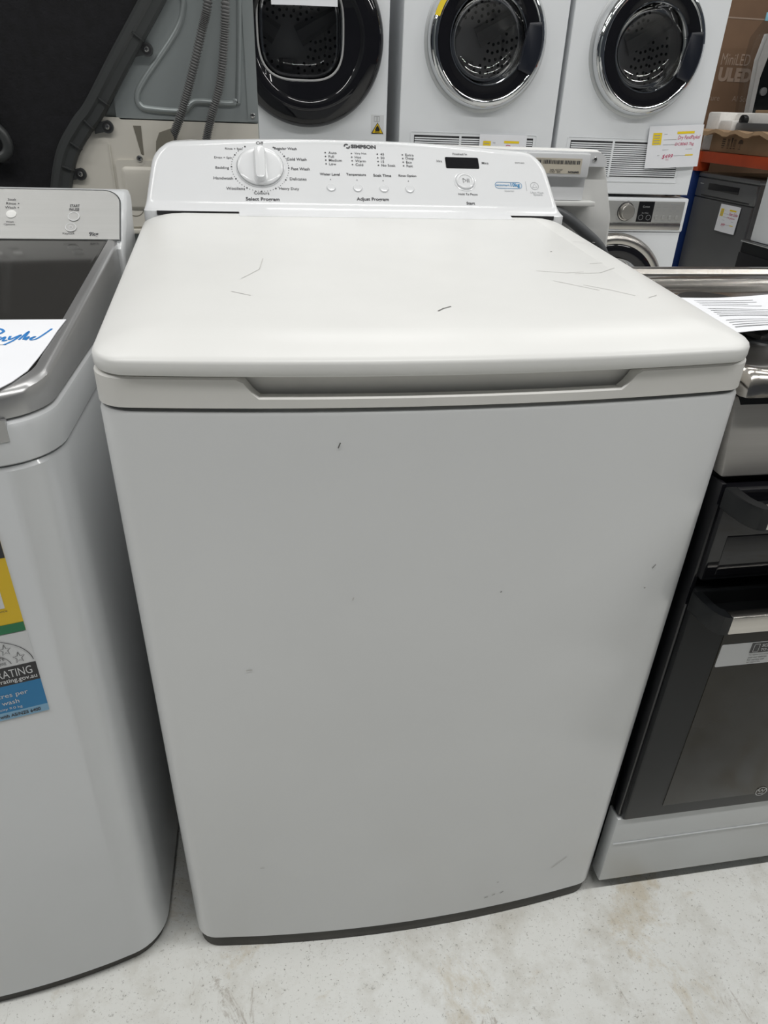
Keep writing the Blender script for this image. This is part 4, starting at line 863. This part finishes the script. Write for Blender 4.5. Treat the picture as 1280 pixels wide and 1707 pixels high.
# ------------------------------------------------------------------ paper price signs on the back row
def paper(label, fr, w_, h_, rows):
    t = thing('price_sign', label, 'sign', tuple(fr.p(w_/2, 0)))
    g = G(); n = 10; v = []
    def bend(a, b): return fr.p(a, b, 0.003 + 0.006*math.sin(a/w_*PI)*(1-b/h_) + 0.004*(1-b/h_))
    for sgn in (0, -0.0006):
        v = [bend(w_*i/n, h_*j/6) + fr.n*sgn for j in range(7) for i in range(n+1)]
        g.add(v, [(j*(n+1)+i, j*(n+1)+i+1, (j+1)*(n+1)+i+1, (j+1)*(n+1)+i) for j in range(6) for i in range(n)])
    build('sheet', g, 'paper', t)
    def onto(h): h.v = [tuple(bend(a, b) + fr.n*0.0008) for a, b, e_ in h.v]; return h
    I = Frame((0, 0, 0), (1, 0, 0), (0, 1, 0))
    for m_, fn in rows:
        g = G(); fn(g, I); build({'yellow': 'highlight', 'penred': 'handwriting', 'pengreen': 'handwriting'}.get(m_, 'printed_lines'), onto(g), m_, t, smooth=False)
    return t
def std_rows(w_, h_, l1, l2, price):
    return [('yellow', lambda g, I: (put_rect(g, I, 0.08*w_, 0.56*h_, 0.24*w_, 0.84*h_), put_rect(g, I, 0.52*w_, 0.80*h_, 0.84*w_, 0.855*h_), put_rect(g, I, 0.72*w_, 0.275*h_, 0.87*w_, 0.305*h_))),
            ('inklight', lambda g, I: [put_rect(g, I, x0*w_, z*h_, x1*w_, z*h_+0.0012) for x0, x1, z in ((0.28, 0.34, 0.80), (0.28, 0.52, 0.67), (0.28, 0.54, 0.55), (0.28, 0.84, 0.43), (0.2, 0.24, 0.30), (0.5, 0.72, 0.28))] + [put_rect(g, I, 0.10*w_, (0.59+0.06*k)*h_, 0.21*w_, (0.61+0.06*k)*h_, 0.0005) for k in range(4)]),
            ('penred', lambda g, I: (put_text(g, I, 0.75*w_, 0.70*h_, l1, width=0.42*w_, height=0.12*h_, shear=0.3),)), ('penred', lambda g, I: (put_text(g, I, 0.68*w_, 0.55*h_, l2, width=0.36*w_, height=0.09*h_, shear=0.2),)), ('penred', lambda g, I: (put_text(g, I, 0.39*w_, 0.27*h_, price, width=0.20*w_, height=0.11*h_, shear=0.3), put_rect(g, I, 0.36*w_, 0.19*h_, 0.42*w_, 0.196*h_)))]
paper('white paper price sign with red handwriting on the rightmost dryer', Frame((1.352, ROWY-0.006, 0.944), (1, 0, 0.06), (-0.06, 0, 1)), 0.226, 0.146, std_rows(0.226, 0.146, 'Dry FandPaykel', 'DC8060 7kg', '$499'))
paper('paper price sign at the vent of the middle dryer', Frame((0.668, ROWY-0.006, 0.905), (1, 0, 0.0), (0, 0, 1)), 0.185, 0.140, std_rows(0.185, 0.140, 'Dryer', 'DE70', '$599'))
paper('paper price sign hanging over the black dryer door', Frame((-0.088, ROWY-0.075, 1.392), (1, 0, 0.02), (-0.02, 0, 1)), 0.215, 0.15, [('pengreen', lambda g, I: put_text(g, I, 0.128, 0.030, '$695', width=0.055, height=0.022, shear=0.2)), ('inklight', lambda g, I: put_rect(g, I, 0.03, 0.07, 0.18, 0.0712))])

# ------------------------------------------------------------------ right background: rack, dishwasher, cartons
RX = 2.50
RK = thing('storage_rack', 'orange and blue pallet rack in the right background', 'rack', (2.85, 3.2, 0))
for x in (RX-0.01, 3.25):
    for y in (3.74, 1.55): build('post', G().box((x-0.03, y-0.045, 0), (x+0.03, y+0.045, 0.865 if x < 3 else 2.2), 0.003), 'blue', RK)
for x in (RX-0.02, 3.25): build('beam', G().box((x-0.02, 1.55, 0.905), (x+0.03, 3.80, 0.962), 0.004), 'orange', RK)
build('beam_bracket', G().box((RX-0.045, 3.655, 0.855), (RX+0.03, 3.74, 0.962), 0.004), 'orange', RK)
build('beam_bracket', G().box((RX-0.035, 3.745, 0.860), (RX+0.03, 3.79, 0.962), 0.004), 'orange', RK)
for k in range(7): build('deck_board', G().box((RX+0.03, 1.6+0.37*k, 0.945), (3.22, 1.93+0.37*k, 0.962), 0.003), 'cardlight', RK)
DWt = thing('dishwasher', 'graphite grey slim dishwasher standing under the orange rack beam', 'dishwasher', (2.78, 3.37, 0))
build('casing', G().box((RX, 3.09, 0.04), (3.05, 3.675, 0.842), 0.004), 'graphite', DWt)
build('worktop', G().box((RX-0.012, 3.088, 0.828), (3.05, 3.677, 0.850), 0.004), 'graphite', DWt)
DPn = build('control_panel', G().box((RX-0.014, 3.095, 0.722), (RX+0.01, 3.672, 0.822), 0.004), 'graphite', DWt)
build('display_window', G().box((RX-0.0165, 3.245, 0.765), (RX-0.012, 3.545, 0.800), 0.001), 'black_gloss', DPn)
build('handle_groove', G().box((RX-0.0162, 3.13, 0.727), (RX-0.013, 3.60, 0.734), 0.001), 'gap', DPn)
XF = Frame((RX-0.0145, 0, 0), (0, -1, 0), (0, 0, 1))
g = G(); put_rect(g, XF, -3.635, 0.790, -3.60, 0.7945, 0.0006); build('maker_print', g, 'inklight', DPn)
build('door', G().box((RX-0.014, 3.097, 0.10), (RX+0.01, 3.670, 0.716), 0.004), 'graphite', DWt)
build('plinth', G().box((RX+0.04, 3.12, 0.0), (3.03, 3.65, 0.10), 0.003), 'black_satin', DWt)
paper('small white price sign taped to the grey dishwasher door', Frame((RX-0.016, 3.37, 0.565), (0, -1, 0), (0, 0, 1)), 0.190, 0.142, std_rows(0.19, 0.142, 'Haier Dishw', '14 place', '$499'))
# opened carton with polystyrene
CB = thing('open_carton', 'opened cardboard carton with torn flap and transport symbols on the orange rack', 'box', (2.8, 3.4, 0.963))
build('carton_body', G().box((RX, 3.06, 0.963), (3.0, 3.655, 1.055), 0.003), 'cardlight', CB)
g = G(); sec = []
rf = random.Random(11)
for k in range(19):
    y = 3.76 - 0.72*k/18; j = rf.uniform(-0.006, 0.006)
    sec.append([(RX-0.075+j, y, 1.052+0.010*math.sin(k*1.3)), (RX-0.07+j, y, 1.072+0.008*math.sin(k*1.3)), (RX+0.02, y, 1.074+j*0.5), (RX+0.02, y, 1.060)])
build('torn_flap', G().loft(sec), 'cardlight', CB, angle=0.4)
XC = Frame((RX-0.0008, 0, 0), (0, -1, 0), (0, 0, 1))
for k, y0 in enumerate((-3.535, -3.485, -3.455, -3.425, -3.375)):
    g = G(); put_rect(g, XC, y0, 0.985, y0+0.020, 0.9885)
    if k == 0:
        for j in range(4): put_rect(g, XC, y0-0.004, 0.994+j*0.011, y0+0.026, 1.000+j*0.011)
    elif k == 4:
        put_ring(g, XC, y0+0.012, 1.012, 0.0, 0.022, a0=0, a1=PI, n=10); put_rect(g, XC, y0+0.011, 0.994, y0+0.0135, 1.014)
    elif k == 2:
        put_poly(g, XC, [(y0, 1.040), (y0+0.020, 1.040), (y0+0.012, 1.012), (y0+0.012, 0.994), (y0+0.008, 0.994), (y0+0.008, 1.012)])
    else:
        for j in (0, 0.012): put_rect(g, XC, y0+j, 0.994, y0+j+0.004, 1.026); put_poly(g, XC, [(y0+j-0.003, 1.026), (y0+j+0.007, 1.026), (y0+j+0.002, 1.036)])
    build('transport_symbol', g, 'cardinkdark', CB, smooth=False)
FM = thing('foam_insert', 'white polystyrene packing insert in the opened carton', 'packing foam', (2.8, 3.5, 1.056))
build('foam_end', G().box((RX+0.024, 3.662, 0.9635), (2.95, 3.79, 1.165), 0.012), 'foam', FM)
build('foam_wall', G().box((2.62, 3.08, 1.056), (2.72, 3.655, 1.165), 0.012), 'foam', FM)
build('foam_block', G().box((RX+0.025, 3.53, 1.056), (2.62, 3.655, 1.125), 0.010), 'foam', FM)
build('foam_block', G().box((RX+0.025, 3.02, 1.056), (2.64, 3.16, 1.130), 0.010), 'foam', FM)
BR = thing('wall_bracket', 'dark grey metal bar with round knob lying in the white packing foam', 'bracket', (2.57, 3.35, 1.056))
build('bar', G().box((2.545, 3.17, 1.0565), (2.60, 3.52, 1.115), 0.006), 'graphite', BR)
build('knob', G().lathe([(0.022, -0.02), (0.026, -0.01), (0.026, 0.01), (0.018, 0.014)], (2.57, 3.50, 1.128), 20, '-x', True, True), 'black_satin', BR)
FL = tag(build('carton_flap', G().box((2.63, 3.00, 1.1655), (2.78, 3.50, 1.1795), 0.003), 'cardlight'), 'torn strip of kraft cardboard lying on top of the white packing foam', 'cardboard')
# television carton
TV = thing('tv_carton', 'tall brown television carton with pale lettering behind the rack', 'box', (3.3, 4.35, 0))
build('carton_body', G().box((2.50, 4.25, 0.0), (4.3, 4.48, 2.4), 0.004), 'card', TV)
TF = Frame((0.195, 4.249, 0.035), (1, 0, 0), (0, 0, 1))
for a, b, s_, kw in ((2.715, 1.428, 'MiniLED', dict(width=0.20, height=0.062)), (2.735, 1.345, 'ULED', dict(width=0.235, height=0.078, bold=0.06)), (2.60, 1.215, 'Picture', dict(height=0.032)), (2.755, 1.215, 'AI Scenario', dict(height=0.032, align='LEFT'))):
    g = G(); put_text(g, TF, a, b, s_, **kw); build('carton_lettering', g, 'cardink', TV)
g = G(); put_rect(g, TF, 2.40, 1.640, 2.95, 1.648); build('carton_line', g, 'cardink', TV)
# plastic wrapped panel leaning on the rack
WP = thing('wrapped_panel', 'dark panel with white edging wrapped in clear plastic, standing on the rack', 'wrapped panel', (2.98, 3.87, 0.963))
def wp(u, v, y): return (2.80+u, y+0.20, 1.19+v)
g = G(); o_ = rpoly([(0.065, -0.225), (0.36, -0.225), (0.36, 0.44), (0.12, 0.38), (0.052, 0.17)], [0.004, 0.004, 0.03, 0.06, 0.1], 8)
g.loft([[wp(a, b, 3.66) for a, b in o_], [wp(a, b, 3.69) for a, b in o_]]); build('dark_panel', g, 'black_satin', WP, angle=0.5)
g = G(); g.loft([[wp(a, b, 3.655) for a, b in rpoly([(0.045, -0.225), (0.064, -0.225), (0.046, 0.16), (0.08, 0.38), (0.03, 0.38), (0.008, 0.25)], 0.004, 3)], [wp(a, b, 3.70) for a, b in rpoly([(0.045, -0.225), (0.064, -0.225), (0.046, 0.16), (0.08, 0.38), (0.03, 0.38), (0.008, 0.25)], 0.004, 3)]]); build('white_edging', g, 'foam', WP, angle=0.5)
build('knob', G().lathe([(0.022, 0), (0.022, 0.012), (0.012, 0.016), (0.001, 0.016)], (2.80+0.090, 3.86, 1.19+0.092), 20, '-y', True, True), 'drumgrey', WP)
g = G(); bag = rpoly([(0.0, -0.22), (0.39, -0.22), (0.40, 0.50), (0.02, 0.46), (-0.05, 0.36), (-0.055, 0.20)], [0.02, 0.02, 0.05, 0.04, 0.05, 0.08], 8)
g.loft([[wp(a, b, 3.71) for a, b in bag], [wp(a, b, 3.64) for a, b in bag], [wp(0.15+(a-0.15)*0.92, 0.05+(b-0.05)*0.95, 3.632) for a, b in bag]]); build('plastic_bag', g, 'film', WP)
build('tape', G().box((2.80-0.035, 3.826, 1.19+0.435), (2.80+0.06, 3.832, 1.19+0.475), 0.001), 'bluetape', WP)
# white appliance on a black one at the right edge
BK = thing('oven', 'black appliance with thin metal edge under the white one at the right', 'oven', (2.5, 2.4, 0))
build('casing', G().box((2.20, 2.08, 0.0), (2.46, 2.70, 0.612), 0.006), 'black_satin', BK)
build('door', G().box((2.188, 2.10, 0.10), (2.20, 2.69, 0.56), 0.003), 'black_gloss', BK)
build('top_strip', G().box((2.192, 2.08, 0.606), (2.24, 2.702, 0.616), 0.002), 'chrome', BK)
WA = thing('dryer', 'plain white appliance at the right edge standing on a black one', 'dryer', (2.45, 2.35, 0.617))
build('casing', G().box((2.205, 2.06, 0.6175), (2.46, 2.655, 1.45), 0.008), 'white2', WA)
build('door', G().lathe([(0.19, 0.0), (0.19, 0.008), (0.18, 0.012), (0.17, 0.006), (0.001, 0.006)], (2.205, 2.33, 0.95), 48, '-x', True, True), 'white2', WA)
build('door_pull', G().box((2.198, 2.47, 0.70), (2.206, 2.53, 0.74), 0.003), 'white2', WA)
